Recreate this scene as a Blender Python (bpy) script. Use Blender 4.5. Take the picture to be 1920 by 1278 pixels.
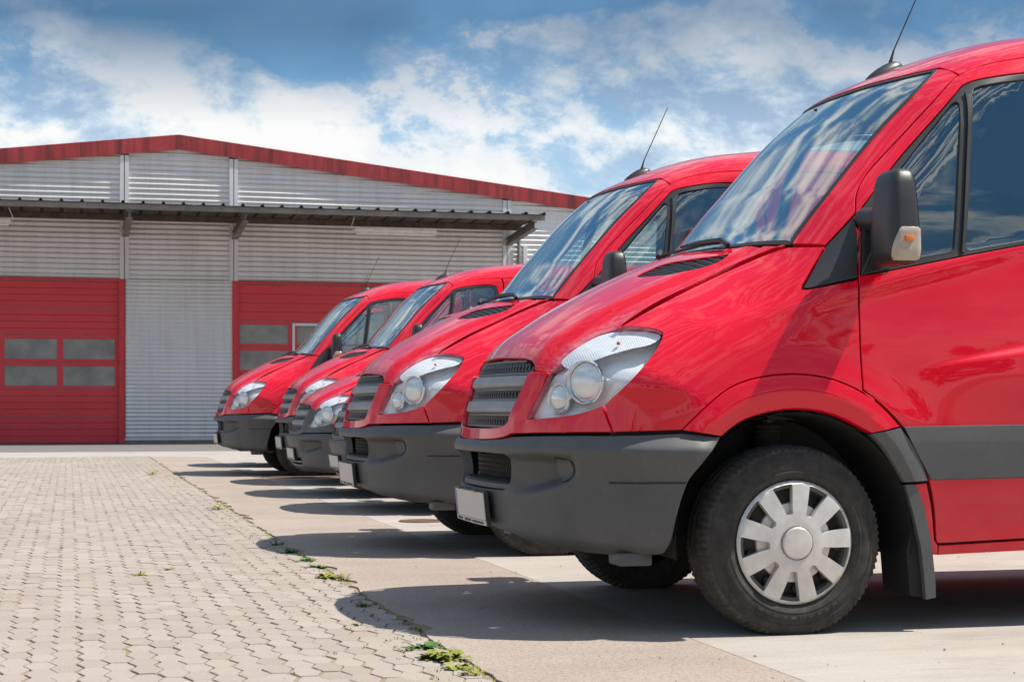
import bpy, bmesh, math, random
import numpy as np
from mathutils import Vector, Matrix
from mathutils.geometry import delaunay_2d_cdt

for o in list(bpy.data.objects): bpy.data.objects.remove(o)
scn = bpy.context.scene
col = scn.collection
R_ = math.radians

# ------------------------------------------------------------------ camera
CAM_H = 0.855; FPX = 3250.0; YAW = math.atan(830.0/FPX)
cd = bpy.data.cameras.new('camera'); cam = bpy.data.objects.new('camera', cd); col.objects.link(cam)
cam.location = (0, 0, CAM_H); cam.rotation_euler = (math.pi/2, 0, -YAW)
cd.sensor_width = 36.0; cd.lens = FPX/1920*36.0; cd.shift_y = (760-639)/1920.0
cd.clip_start = 0.1; cd.clip_end = 2000
cd.dof.use_dof = True; cd.dof.focus_distance = 8.6; cd.dof.aperture_fstop = 11.0
scn.camera = cam

# ------------------------------------------------------------------ sun, sky, exposure
SUN = Vector((0.60, -0.135, 1.0)).normalized()
ELEV = math.asin(SUN.z); AZ = math.atan2(SUN.x, SUN.y)
sl = bpy.data.lights.new('sun', 'SUN'); sl.energy = 2.6; sl.angle = R_(0.55); sl.color = (1.0, 0.945, 0.86)
so = bpy.data.objects.new('sun', sl); col.objects.link(so)
so.rotation_euler = (-SUN).to_track_quat('-Z', 'Y').to_euler(); so.location = (20, -4, 30)
scn.view_settings.view_transform = 'Standard'; scn.view_settings.look = 'None'
scn.view_settings.exposure = 1.36; scn.view_settings.gamma = 1.0
scn.view_settings.use_curve_mapping = False
scn.render.engine = 'CYCLES'
scn.cycles.max_bounces = 8; scn.cycles.transparent_max_bounces = 12; scn.cycles.caustics_refractive = False; scn.cycles.caustics_reflective = False
scn.cycles.sample_clamp_indirect = 6.0

def px_dir(u, v):
    a = YAW + math.atan((u-960)/FPX); c = math.hypot(1, (u-960)/FPX)
    return a, math.atan((760-v)/FPX/c)

class NT:
    """small helper round a node tree"""
    def __init__(s, tree): s.t = tree; s.n = tree.nodes; s.l = tree.links
    def node(s, typ, **kw):
        n = s.n.new(typ)
        for k, v in kw.items(): setattr(n, k, v)
        return n
    def put(s, sock, v):
        if v is None: return
        if isinstance(v, bpy.types.NodeSocket): s.l.new(v, sock)
        elif hasattr(sock, 'default_value'):
            if isinstance(v, (tuple, list)) and len(v) == 3 and sock.type == 'RGBA': v = (*v, 1)
            sock.default_value = v
    def math(s, op, a, b=None, c=None, clamp=False):
        n = s.node('ShaderNodeMath', operation=op, use_clamp=clamp)
        for i, x in enumerate((a, b, c)):
            if x is not None: s.put(n.inputs[i], x)
        return n.outputs[0]
    def noise(s, vec, scale, detail=4, rough=.55, dist=0., w=None):
        n = s.node('ShaderNodeTexNoise'); s.put(n.inputs['Vector'], vec)
        n.inputs['Scale'].default_value = scale; n.inputs['Detail'].default_value = detail
        n.inputs['Roughness'].default_value = rough; n.inputs['Distortion'].default_value = dist
        return n.outputs['Fac']
    def ramp(s, f, stops, interp='LINEAR'):
        n = s.node('ShaderNodeValToRGB'); e = n.color_ramp.elements; n.color_ramp.interpolation = interp
        while len(e) < len(stops): e.new(.5)
        for k, (p, c) in zip(e, stops):
            k.position = p; k.color = (*c, 1) if isinstance(c, (tuple, list)) else (c, c, c, 1)
        s.put(n.inputs['Fac'], f); return n.outputs['Color']
    def mix(s, f, a, b, blend='MIX'):
        n = s.node('ShaderNodeMix', data_type='RGBA', blend_type=blend)
        s.put(n.inputs[0], f); s.put(n.inputs[6], a); s.put(n.inputs[7], b); return n.outputs[2]
    def map(s, vec, scale=(1, 1, 1), loc=(0, 0, 0), rot=(0, 0, 0)):
        n = s.node('ShaderNodeMapping'); s.put(n.inputs[0], vec); n.inputs[1].default_value = loc
        n.inputs[2].default_value = rot; n.inputs[3].default_value = scale; return n.outputs[0]

def build_sky():
    w = bpy.data.worlds.new('World'); scn.world = w; w.use_nodes = True
    t = NT(w.node_tree); t.n.clear()
    out = t.node('ShaderNodeOutputWorld')
    sky = t.node('ShaderNodeTexSky', sky_type='NISHITA'); sky.sun_disc = False
    sky.sun_elevation = ELEV; sky.sun_rotation = AZ; sky.altitude = 200; sky.air_density = 1.1; sky.dust_density = .6; sky.ozone_density = 2.0
    b1 = t.node('ShaderNodeBackground'); t.l.new(sky.outputs[0], b1.inputs[0]); b1.inputs[1].default_value = 0.06
    tc = t.node('ShaderNodeTexCoord'); d = tc.outputs['Generated']
    sp = t.node('ShaderNodeSeparateXYZ'); t.l.new(d, sp.inputs[0]); x, y, z = sp.outputs
    az = t.math('ARCTAN2', x, y); el = t.math('ARCSINE', z)
    cv = t.node('ShaderNodeCombineXYZ'); t.put(cv.inputs[0], az); t.put(cv.inputs[1], t.math('MULTIPLY', el, 1.5)); P = cv.outputs[0]
    n1 = t.noise(P, 5.0, 5, .55, .1); n2 = t.noise(t.map(P, loc=(3.1, 7.7, 1.3)), 15, 10, .67, .1)
    dens = t.math('MULTIPLY_ADD', t.math('SUBTRACT', n2, .5), .72, t.math('MULTIPLY_ADD', t.math('SUBTRACT', n1, .5), .55, .51))
    # cloud breaks up higher in the sky
    hi = t.math('MULTIPLY', t.math('SUBTRACT', el, .24), 4., clamp=True)
    dens = t.math('MULTIPLY_ADD', hi, t.math('MULTIPLY_ADD', t.math('SUBTRACT', n1, .5), .9, -.03), dens)
    # banks of cloud and clear gaps as seen over the yard (photo position, spreads, weight)
    blobs = [((290, 140), 150, 60, .22), ((400, 215), 170, 60, .24), ((90, 250), 200, 60, .12), ((470, 265), 120, 40, .14), ((200, 10), 170, 26, .20), ((40, 95), 75, 45, -.13), ((1440, 120), 80, 90, .20), ((1380, 290), 150, 90, .20), ((1000, 120), 260, 50, .06),
             ((545, 85), 110, 50, -.34), ((430, 45), 110, 22, -.20), ((950, -8), 330, 24, -.32), ((560, 20), 150, 30, -.12), ((640, 180), 90, 70, -.08), ((730, 255), 160, 50, -.05), ((1620, 40), 110, 60, -.17), ((1900, 0), 200, 60, -.14)]
    for (u, v), ru, rv, wt in blobs:
        a0, e0 = px_dir(u, v)
        da = t.math('DIVIDE', t.math('SUBTRACT', az, a0), ru/FPX); de = t.math('DIVIDE', t.math('SUBTRACT', el, e0), rv/FPX)
        g = t.math('EXPONENT', t.math('MULTIPLY', t.math('ADD', t.math('MULTIPLY', da, da), t.math('MULTIPLY', de, de)), -.7))
        dens = t.math('MULTIPLY_ADD', g, wt, dens)
    # hazy white bank low over the horizon
    hz = t.math('EXPONENT', t.math('MULTIPLY', t.math('MAXIMUM', el, 0.), -13.))
    dens = t.math('MULTIPLY_ADD', hz, .46, dens)
    # clear blue, paler towards the horizon
    blue = t.ramp(el, [(0., (.27, .33, .37)), (.10, (.165, .265, .355)), (.19, (.065, .165, .285)), (.27, (.035, .105, .21)), (.6, (.030, .095, .20))])
    # lit tops and shaded bases: compare the cloud with itself a little way towards the sun
    n4 = t.noise(t.map(P, loc=(3.1+.006, 7.7+.016, 1.3)), 15, 10, .67, .1); n5 = t.noise(t.map(P, loc=(.02, .045, 0)), 5.0, 5, .55, .1)
    lit = t.math('ADD', t.math('MULTIPLY', t.math('SUBTRACT', n2, n4), 3.2), t.math('MULTIPLY', t.math('SUBTRACT', n1, n5), 4.0))
    lit = t.math('ADD', lit, .62, clamp=True)
    white = t.ramp(lit, [(.0, (.135, .195, .275)), (.35, (.215, .275, .335)), (.62, (.325, .35, .365)), (.85, (.385, .385, .38))])
    mask = t.ramp(dens, [(.41, 0.), (.49, .34), (.55, .84), (.66, 1.)], 'EASE')
    ccol = t.mix(mask, blue, white)
    ccol = t.mix(t.math('MULTIPLY', hz, .75), ccol, (.36, .37, .375))
    # a heavier blue-grey layer drifts in above, thinning again higher up
    tp = t.math('MULTIPLY', t.math('MULTIPLY', t.math('SUBTRACT', el, .158), 17., clamp=True), t.math('SUBTRACT', 1.7, t.math('MULTIPLY', el, 3.4), clamp=True))
    tp = t.math('MULTIPLY', tp, t.ramp(t.noise(t.map(P, loc=(9.2, 1.4, 0)), 6, 6, .55), [(.34, .55), (.56, 1.)]))
    ccol = t.mix(t.math('MULTIPLY', tp, 1.05, clamp=True), ccol, (.032, .076, .138))
    b2 = t.node('ShaderNodeBackground'); t.put(b2.inputs[0], ccol); b2.inputs[1].default_value = 1.0
    cover = t.ramp(dens, [(.2, .90), (.55, .98)])
    mx = t.node('ShaderNodeMixShader'); t.l.new(cover, mx.inputs[0]); t.l.new(b1.outputs[0], mx.inputs[1]); t.l.new(b2.outputs[0], mx.inputs[2])
    t.l.new(mx.outputs[0], out.inputs[0])
build_sky()
# ------------------------------------------------------------------ materials
MATS = {}
def mat(name):
    m = bpy.data.materials.new(name); m.use_nodes = True; t = NT(m.node_tree); t.n.clear()
    o = t.node('ShaderNodeOutputMaterial'); b = t.node('ShaderNodeBsdfPrincipled'); t.l.new(b.outputs[0], o.inputs[0])
    MATS[name] = m; return m, t, b, o
def P_(t, b, **kw):
    names = dict(color='Base Color', rough='Roughness', metal='Metallic', spec='Specular IOR Level', coat='Coat Weight', coatr='Coat Roughness', normal='Normal', ior='IOR', trans='Transmission Weight', alpha='Alpha', emit='Emission Color', emits='Emission Strength', sheen='Sheen Weight')
    for k, v in kw.items(): t.put(b.inputs[names[k]], v)
def bump(t, h, strength=.3, dist=.01):
    n = t.node('ShaderNodeBump'); n.inputs['Strength'].default_value = strength; n.inputs['Distance'].default_value = dist
    t.put(n.inputs['Height'], h); return n.outputs[0]
def gpos(t): return t.node('ShaderNodeNewGeometry').outputs['Position']
def opos(t): return t.node('ShaderNodeTexCoord').outputs['Object']

def simple(name, c, rough=.5, metal=0., spec=.5, var=.12, vscale=9., bmp=0., bscale=200., coat=0., coatr=.05):
    m, t, b, o = mat(name); p = opos(t)
    n = t.noise(p, vscale, 5, .6)
    lo = tuple(x*(1-var) for x in c); hi = tuple(min(1, x*(1+var)) for x in c)
    P_(t, b, color=t.ramp(n, [(.3, lo), (.7, hi)]), rough=rough, metal=metal, spec=spec, coat=coat, coatr=coatr)
    if bmp: P_(t, b, normal=bump(t, t.noise(p, bscale, 3, .6), bmp, .002))
    return m

def make_materials():
    # red car paint: slightly dusty clear coat, faint orange peel
    m, t, b, o = mat('red_paint'); p = opos(t)
    n = t.noise(p, 3.0, 6, .62); n2 = t.noise(p, 60, 3, .7)
    c = t.ramp(n, [(.25, (.66, .0015, .018)), (.75, (.72, .0025, .025))])
    dust = t.math('MULTIPLY', t.ramp(n2, [(.66, 0.), (.80, 1.)]), .05)
    z = t.node('ShaderNodeSeparateXYZ'); t.l.new(p, z.inputs[0])
    low = t.math('MULTIPLY', t.math('SUBTRACT', .62, z.outputs[2]), .5, clamp=True)
    dirt = t.math('MULTIPLY', low, t.ramp(t.noise(p, 7, 6, .65), [(.35, 0.), (.7, 1.)]))
    c = t.mix(t.math('ADD', dust, dirt, clamp=True), c, (.36, .22, .16))
    P_(t, b, color=c, rough=.40, spec=.06, coat=1.0, coatr=.03); b.inputs['Coat IOR'].default_value = 1.5
    t.put(b.inputs['Coat Normal'], bump(t, t.noise(p, 5.0, 2, .5), .03, .02))
    # textured grey bumper plastic
    m, t, b, o = mat('grey_plastic'); p = opos(t)
    n = t.noise(p, 5, 6, .6); c = t.ramp(n, [(.3, (.074, .076, .078)), (.7, (.098, .098, .098))])
    c = t.mix(t.math('MULTIPLY', t.ramp(t.noise(p, 40, 5, .7), [(.55, 0.), (.75, 1.)]), .25), c, (.14, .13, .12))
    P_(t, b, color=c, rough=.52, spec=.45, normal=bump(t, t.noise(p, 700, 2, .5), .12, .001))
    simple('black_plastic', (.024, .025, .026), .42, bmp=.10, bscale=600)
    simple('rubber_seal', (.022, .022, .023), .55, bmp=.05)
    simple('satin_grey', (.27, .27, .265), .42, bmp=.05, bscale=500)
    simple('underbody_black', (.010, .010, .010), .75, bmp=.3, bscale=40)
    simple('interior_grey', (.035, .037, .040), .65, bmp=.15, bscale=300)
    simple('seat_fabric', (.03, .032, .036), .9, bmp=.3, bscale=400)
    simple('door_trim_grey', (.06, .06, .06), .7)
    simple('mesh_wire', (.11, .108, .105), .40)
    simple('repeater_clear', (.38, .30, .24), .12, coat=1.)
    simple('reflector', (.93, .93, .92), .16, metal=1.0, var=.03)
    simple('lamp_housing', (.94, .945, .945), .25, metal=.12, var=.05)
    simple('orange_lens', (.75, .22, .03), .2)
    simple('chrome', (.8, .8, .8), .08, metal=1.)
    simple('projector_glass', (.82, .83, .83), .24, metal=.55, var=.05)
    simple('tow_steel', (.05, .05, .05), .5)
    simple('wheel_steel', (.085, .078, .070), .6, var=.3)
    simple('white_paint', (.62, .62, .62), .5, var=.05)
    m, t, b, o = mat('hubcap_silver'); p = opos(t)
    c = t.ramp(t.noise(p, 14, 6, .65), [(.35, (.56, .53, .495)), (.65, (.68, .65, .615))])
    P_(t, b, color=c, rough=.36, metal=.35, spec=.5)
    m, t, b, o = mat('tyre_rubber'); p = opos(t)
    n = t.noise(p, 18, 6, .7)
    P_(t, b, color=t.ramp(n, [(.35, (.026, .025, .0235)), (.70, (.062, .057, .051))]), rough=.78, spec=.3, normal=bump(t, t.noise(p, 120, 4, .6), .25, .003))
    simple('tyre_tread', (.066, .060, .052), .9, spec=.2, var=.4, vscale=30, bmp=.5, bscale=90)
    m, t, b, o = mat('number_plate'); p = opos(t)
    P_(t, b, color=t.ramp(t.noise(p, 20, 4, .6), [(.3, (.52, .48, .44)), (.7, (.56, .52, .48))]), rough=.4)
    simple('plate_blue', (.02, .06, .30), .4)
    simple('print_dark', (.05, .045, .04), .6)
    # glass: thin tinted pane
    def glass(name, tint, base_fac=.02, pw=4., rough=.012):
        m = bpy.data.materials.new(name); m.use_nodes = True; t = NT(m.node_tree); t.n.clear(); MATS[name] = m
        o = t.node('ShaderNodeOutputMaterial'); tr = t.node('ShaderNodeBsdfTransparent'); t.put(tr.inputs[0], tint)
        g = t.node('ShaderNodeBsdfGlossy'); g.inputs['Roughness'].default_value = rough; g.inputs['Color'].default_value = (.94, 1, .97, 1)
        ge = t.node('ShaderNodeNewGeometry'); dt = t.node('ShaderNodeVectorMath', operation='DOT_PRODUCT'); t.l.new(ge.outputs['Normal'], dt.inputs[0]); t.l.new(ge.outputs['Incoming'], dt.inputs[1])
        ic = t.math('SUBTRACT', 1., t.math('ABSOLUTE', dt.outputs['Value'])); fr = t.math('MULTIPLY_ADD', t.math('POWER', ic, pw), 1-base_fac, base_fac)
        mx = t.node('ShaderNodeMixShader'); t.put(mx.inputs[0], fr)
        t.l.new(tr.outputs[0], mx.inputs[1]); t.l.new(g.outputs[0], mx.inputs[2]); t.l.new(mx.outputs[0], o.inputs[0]); return m
    glass('window_glass', (.66, .80, .77), .24)
    glass('windscreen_glass', (.70, .82, .80), .27, 2.0, .075)
    glass('lens_clear', (.95, .965, .97), .06)
    # dusty dull panes in the workshop doors
    m, t, b, o = mat('dusty_pane'); p = gpos(t)
    P_(t, b, color=t.ramp(t.noise(p, 1.8, 6, .62), [(.3, (.17, .175, .165)), (.7, (.36, .36, .33))]), rough=.22, spec=.6)
    # corrugated aluminium
    m, t, b, o = mat('corrugated_metal'); p = gpos(t)
    st = t.noise(t.map(p, scale=(1.6, 1, .12)), 3., 6, .65); n = t.noise(p, .8, 5, .6)
    c = t.ramp(t.math('ADD', t.math('MULTIPLY', st, .6), t.math('MULTIPLY', n, .4)), [(.32, (.68, .67, .66)), (.5, (.80, .79, .78)), (.68, (.87, .86, .85))])
    P_(t, b, color=c, rough=.40, metal=.30, spec=.5)
    # white painted strips
    m, t, b, o = mat('column_white'); p = gpos(t)
    P_(t, b, color=t.ramp(t.noise(t.map(p, scale=(3, 3, .4)), 3, 6, .6), [(.3, (.68, .68, .69)), (.7, (.82, .82, .83))]), rough=.5)
    # weathered red fascia, streaks run down the face
    m, t, b, o = mat('fascia_red'); p = gpos(t)
    st = t.noise(t.map(p, scale=(2.2, 1, .12)), 2.6, 7, .7); n = t.noise(p, 1.1, 5, .6)
    c = t.ramp(n, [(.3, (.40, .040, .045)), (.7, (.52, .065, .068))])
    c = t.mix(t.math('MULTIPLY', t.ramp(st, [(.44, 0.), (.64, 1.)]), .85), c, (.13, .024, .027))
    P_(t, b, color=c, rough=.6)
    m, t, b, o = mat('door_red'); p = gpos(t)
    n = t.noise(p, 1.3, 6, .6); st = t.noise(t.map(p, scale=(.15, 1, 4)), 5, 5, .6)
    c = t.ramp(t.math('ADD', t.math('MULTIPLY', n, .6), t.math('MULTIPLY', st, .4)), [(.32, (.68, .042, .056)), (.68, (.78, .066, .080))])
    P_(t, b, color=c, rough=.48, spec=.4)
    simple('frame_red', (.66, .04, .05), .5)
    m, t, b, o = mat('ribbed_lens'); p = opos(t); w = t.node('ShaderNodeTexWave', wave_type='BANDS', bands_direction='X'); t.put(w.inputs['Vector'], p); w.inputs['Scale'].default_value = 42; w.inputs['Distortion'].default_value = .4
    P_(t, b, color=t.ramp(w.outputs['Fac'], [(.2, (.84, .85, .85)), (.8, (.93, .93, .93))]), rough=.22, metal=.15, normal=bump(t, w.outputs['Fac'], .2, .003))
    # canopy: rusty brown sheet, galvanised beams
    m, t, b, o = mat('canopy_sheet'); p = gpos(t)
    P_(t, b, color=t.ramp(t.noise(t.map(p, scale=(2, .4, 1)), 3, 6, .7), [(.3, (.06, .045, .035)), (.7, (.16, .12, .09))]), rough=.75)
    m, t, b, o = mat('galvanised'); p = gpos(t)
    P_(t, b, color=t.ramp(t.noise(p, 2.6, 6, .65), [(.3, (.17, .165, .155)), (.7, (.30, .29, .27))]), rough=.55, metal=.3)
    simple('lamp_white', (.9, .9, .9), .35)
    simple('concrete_plinth', (.25, .22, .18), .9, var=.25)
    simple('roof_sheet', (.18, .06, .055), .7)
    simple('wall_side', (.4, .4, .39), .6)
make_materials()
M = MATS

# ------------------------------------------------------------------ mesh helpers
WARP = None                                   # optional vertex warp used for the compact van
def link(o, parent=None):
    col.objects.link(o)
    if parent is not None: o.parent = parent
    return o
def empty(name, loc=(0, 0, 0), rz=0.):
    o = bpy.data.objects.new(name, None); col.objects.link(o); o.location = loc; o.rotation_euler = (0, 0, rz); o.empty_display_size = .2; return o
def tag(o, label=None, cat=None, group=None, kind=None):
    if label: o['label'] = label
    if cat: o['category'] = cat
    if group: o['group'] = group
    if kind: o['kind'] = kind
    return o
def mesh_obj(name, V, Fs, m, parent=None, normals=None, smooth=True, sharp=None, van=False, mats=None, fm=None):
    V = np.asarray(V, float).reshape(-1, 3)
    if van:
        if WARP is not None: V = WARP(V)
        V = V*np.array([1, -1, 1.])
        if normals is not None: normals = np.asarray(normals, float)*np.array([1, -1, 1.])
    me = bpy.data.meshes.new(name); me.from_pydata(V.tolist(), [], [list(map(int, f)) for f in Fs])
    for k in (mats if mats else [m]): me.materials.append(M[k] if isinstance(k, str) else k)
    if fm is not None: me.polygons.foreach_set('material_index', fm)
    if smooth: me.polygons.foreach_set('use_smooth', [True]*len(me.polygons))
    me.update()
    if normals is not None: me.normals_split_custom_set_from_vertices([tuple(n) for n in normals])
    elif smooth: me.set_sharp_from_angle(angle=R_(sharp if sharp else 35))
    return link(bpy.data.objects.new(name, me), parent)
def fix_winding(V, Fs, N):
    V = np.asarray(V); out = []
    for f in Fs:
        f = list(f); a, b, c = V[f[0]], V[f[1]], V[f[2]]
        n = np.cross(b-a, c-a); k = N[f[0]]+N[f[1]]+N[f[2]]
        out.append(f[::-1] if np.dot(n, k) < 0 else f)
    return out
class MB:
    """collects simple solids into one mesh"""
    def __init__(s): s.V = []; s.F = []
    def add(s, V, F):
        o = len(s.V); s.V += [tuple(map(float, v)) for v in V]; s.F += [[o+i for i in f] for f in F]; return s
    def box(s, x0, x1, y0, y1, z0, z1):
        return s.add([(x, y, z) for z in (z0, z1) for y in (y0, y1) for x in (x0, x1)], [(0, 2, 3, 1), (4, 5, 7, 6), (0, 1, 5, 4), (2, 6, 7, 3), (0, 4, 6, 2), (1, 3, 7, 5)])
    def bevbox(s, x0, x1, y0, y1, z0, z1, b=.01, seg=2):
        bm = bmesh.new(); bmesh.ops.create_cube(bm, size=1)
        for v in bm.verts: v.co = Vector(((x0+x1)/2+v.co.x*(x1-x0), (y0+y1)/2+v.co.y*(y1-y0), (z0+z1)/2+v.co.z*(z1-z0)))
        bmesh.ops.bevel(bm, geom=bm.edges[:], offset=b, segments=seg, affect='EDGES', profile=.6)
        bm.verts.index_update(); s.add([v.co[:] for v in bm.verts], [[v.index for v in f.verts] for f in bm.faces]); bm.free(); return s
    def prism(s, poly, axis, a0, a1):
        n = len(poly)
        def mk(p, a): return {'x': (a, p[0], p[1]), 'y': (p[0], a, p[1]), 'z': (p[0], p[1], a)}[axis]
        V = [mk(p, a0) for p in poly]+[mk(p, a1) for p in poly]
        F = [list(range(n))[::-1], list(range(n, 2*n))]+[[i, (i+1) % n, n+(i+1) % n, n+i] for i in range(n)]
        return s.add(V, F)
    def tube(s, pts, r, n=8, cap=True):
        P = [np.array(p, float) for p in pts]; rr = r if isinstance(r, (list, tuple)) else [r]*len(P); rings = []
        up = np.array([.13, .21, .97]); V = []; F = []
        for i, p in enumerate(P):
            t = P[min(i+1, len(P)-1)]-P[max(i-1, 0)]; t /= np.linalg.norm(t)+1e-12
            a = np.cross(t, up); 
            if np.linalg.norm(a) < .1: a = np.cross(t, [1, 0, 0])
            a /= np.linalg.norm(a); b = np.cross(t, a)
            V += [tuple(p+rr[i]*(math.cos(2*math.pi*k/n)*a+math.sin(2*math.pi*k/n)*b)) for k in range(n)]
        for i in range(len(P)-1):
            F += [[i*n+k, i*n+(k+1) % n, (i+1)*n+(k+1) % n, (i+1)*n+k] for k in range(n)]
        if cap: F += [list(range(n))[::-1], [(len(P)-1)*n+k for k in range(n)]]
        return s.add(V, F)
    def lathe(s, prof, c, n=48, a0=0., a1=2*math.pi, axis='y', sgn=1):
        """prof: (radius, offset along the axis)"""
        V = []; full = abs(a1-a0-2*math.pi) < 1e-6; m = n if full else n+1
        for k in range(m):
            a = a0+(a1-a0)*k/n; ca, sa = math.cos(a), math.sin(a)
            for r, h in prof:
                if axis == 'y': V.append((c[0]+r*ca, c[1]+sgn*h, c[2]+r*sa))
                elif axis == 'z': V.append((c[0]+r*ca, c[1]+r*sa, c[2]+sgn*h))
                else: V.append((c[0]+sgn*h, c[1]+r*ca, c[2]+r*sa))
        q = len(prof); F = []
        for k in range(n):
            k2 = (k+1) % m
            for j in range(q-1): F.append([k*q+j, k*q+j+1, k2*q+j+1, k2*q+j])
        return s.add(V, F)
    def build(s, name, m, parent=None, smooth=True, sharp=35, van=False): return mesh_obj(name, s.V, s.F, m, parent, smooth=smooth, sharp=sharp, van=van)
def copy_tree(o, parent=None):
    c = o.copy(); col.objects.link(c); c.parent = parent
    for ch in list(o.children): copy_tree(ch, c)
    return c
def cat_rom(pts, n=6, closed=False):
    P = np.array(pts, float); k = len(P); out = []
    for i in range(k if closed else k-1):
        if closed: a, b, c, d = P[(i-1) % k], P[i], P[(i+1) % k], P[(i+2) % k]
        else: a, b, c, d = P[max(i-1, 0)], P[i], P[i+1], P[min(i+2, k-1)]
        for j in range(n):
            t = j/n; out.append(.5*((2*b)+(c-a)*t+(2*a-5*b+4*c-d)*t*t+(3*b-a-3*c+d)*t**3))
    if not closed: out.append(P[-1])
    return [tuple(p) for p in out]
def sstep(a, b, x):
    t = np.clip((np.asarray(x, float)-a)/(b-a), 0, 1); return t*t*(3-2*t)
class BodyShape:
    """Smooth body shell: a centre profile (x,z), fan angle, depth and exponent per point, and a side half-width by height."""
    def __init__(self, prof, side, M=1300):
        P=np.array(prof,float); self.P=P
        s=np.r_[0,np.cumsum(np.hypot(np.diff(P[:,0]),np.diff(P[:,1])))]; self.s=s; self.L=s[-1]
        h=np.diff(s)[:,None]; d=np.diff(P,axis=0)/h
        m=np.zeros_like(P); m[1:-1]=(d[:-1]*h[1:]+d[1:]*h[:-1])/(h[1:]+h[:-1]); m[0]=d[0]; m[-1]=d[-1]
        self.m=m; self.side=np.array(side,float)
        z=self.side[:,0]; w=self.side[:,1]; hz_=np.diff(z); dz=np.diff(w)/hz_
        sm=np.zeros(len(z)); sm[1:-1]=(dz[:-1]*hz_[1:]+dz[1:]*hz_[:-1])/(hz_[1:]+hz_[:-1]); sm[0]=dz[0]; sm[-1]=dz[-1]; self.sm=sm
        self.S=np.linspace(0,self.L,M); self.A=self.ev(self.S)
        a=np.radians(self.A[:,2]); self.N=np.stack([np.cos(a),np.sin(a)],1)
        self.extra=None
    def ev(self,t):
        t=np.clip(np.asarray(t,float),0,self.L); s=self.s; P=self.P; m=self.m
        i=np.clip(np.searchsorted(s,t)-1,0,len(s)-2); h=(s[i+1]-s[i])[...,None]; x=(t-s[i])[...,None]/h
        return (2*x**3-3*x**2+1)*P[i]+(x**3-2*x**2+x)*h*m[i]+(-2*x**3+3*x**2)*P[i+1]+(x**3-x**2)*h*m[i+1]
    def Ws(self,z):
        Z=self.side[:,0]; W=self.side[:,1]; z=np.clip(z,Z[0],Z[-1])
        i=np.clip(np.searchsorted(Z,z)-1,0,len(Z)-2); h=Z[i+1]-Z[i]; x=(z-Z[i])/h
        return (2*x**3-3*x**2+1)*W[i]+(x**3-2*x**2+x)*h*self.sm[i]+(-2*x**3+3*x**2)*W[i+1]+(x**3-x**2)*h*self.sm[i+1]
    def inv(self,x,z):
        """(x,z) -> s, d ; d is nan where the point lies beyond the fan"""
        x=np.asarray(x,float).ravel(); z=np.asarray(z,float).ravel()
        so=np.zeros(len(x)); do=np.full(len(x),np.nan)
        C=self.A[:,:2]; N=self.N; S=self.S
        todo=np.where(~((x>2.3)&(z<1.95)))[0]
        for k in range(0,len(todo),3000):
            ix=todo[k:k+3000]
            qx=x[ix][:,None]-C[:,0][None]; qz=z[ix][:,None]-C[:,1][None]
            c=qx*N[:,1][None]-qz*N[:,0][None]; d=qx*N[:,0][None]+qz*N[:,1][None]
            sg=(c[:,:-1]*c[:,1:]<=0)&(d[:,:-1]>-.06)&(d[:,:-1]<=self.A[:-1,3][None]*1.25)
            has=sg.any(1); j=np.argmax(sg,1); r=np.arange(len(ix))
            c0=c[r,j]; c1=c[r,j+1]; t=np.where(np.abs(c0-c1)>1e-12,c0/(c0-c1+1e-15),0)
            so[ix]=S[j]+t*(S[j+1]-S[j]); dd=d[r,j]*(1-t)+d[r,j+1]*t; do[ix]=np.where(has,dd,np.nan)
        return so,do
    def W(self,x,z):
        sh=np.shape(x); s,d=self.inv(x,z); zz=np.asarray(z,float).ravel(); w=self.Ws(zz)
        A=self.ev(s); D=A[:,3]; p=A[:,4]
        b=np.clip(1-np.nan_to_num(d,nan=1e3)/D,0,1)
        y=w*np.clip(1-b**p,0,None)**(1/p)
        xx=np.asarray(x,float).ravel(); xf=np.interp(zz,self.A[:,1],self.A[:,0])
        y=np.where(xx<xf,-.05,y); k=int(np.argmin(self.A[:,0])); y=np.where((zz>1.)&(zz>np.interp(xx,self.A[k:,0],self.A[k:,1])),-.05,y)
        return y.reshape(sh)
    def yxz(self,x,z):
        x=np.asarray(x,float); z=np.asarray(z,float)
        y=self.W(x,z)
        if self.extra is not None: y=y+self.extra(x,z)
        return y
    def st(self,s,th):
        """(s,theta) -> xyz; theta in [-pi/2,pi/2] round the corner and further straight along the side"""
        s=np.asarray(s,float); th=np.asarray(th,float); A=self.ev(s); a=np.radians(A[...,2]); D=A[...,3]; p=A[...,4]
        t=np.abs(th); tc=np.minimum(t,math.pi/2)
        d=D*(1-np.maximum(np.cos(tc),0)**(2/p))+np.maximum(t-math.pi/2,0)*D*.8
        x=A[...,0]+np.cos(a)*d; z=A[...,1]+np.sin(a)*d
        y=self.Ws(z)*np.maximum(np.sin(tc),0)**(2/p)*np.sign(th)
        return np.stack([x,y,z],-1)
    def st_from_xz(self,x,z):
        s,d=self.inv(x,z); A=self.ev(s); D=A[:,3]; p=A[:,4]; d=np.nan_to_num(d,nan=9)
        b=np.clip(1-d/D,0,1); th=np.arccos(np.clip(b**(p/2),0,1))
        th=np.where(d>D,math.pi/2+(d-D)/(D*.8),th); return s,th
    def st_from_yz(self,y,z):
        y=np.atleast_1d(np.asarray(y,float)); z=np.atleast_1d(np.asarray(z,float))
        lo=np.zeros(len(y)); hi=np.full(len(y),float(self.L)*.6)
        for _ in range(44):
            mid=(lo+hi)/2; th=self._th(mid,y,z); q=self.st(mid,th); g=q[:,2]<z
            lo=np.where(g,mid,lo); hi=np.where(g,hi,mid)
        return mid,self._th(mid,y,z)
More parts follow.
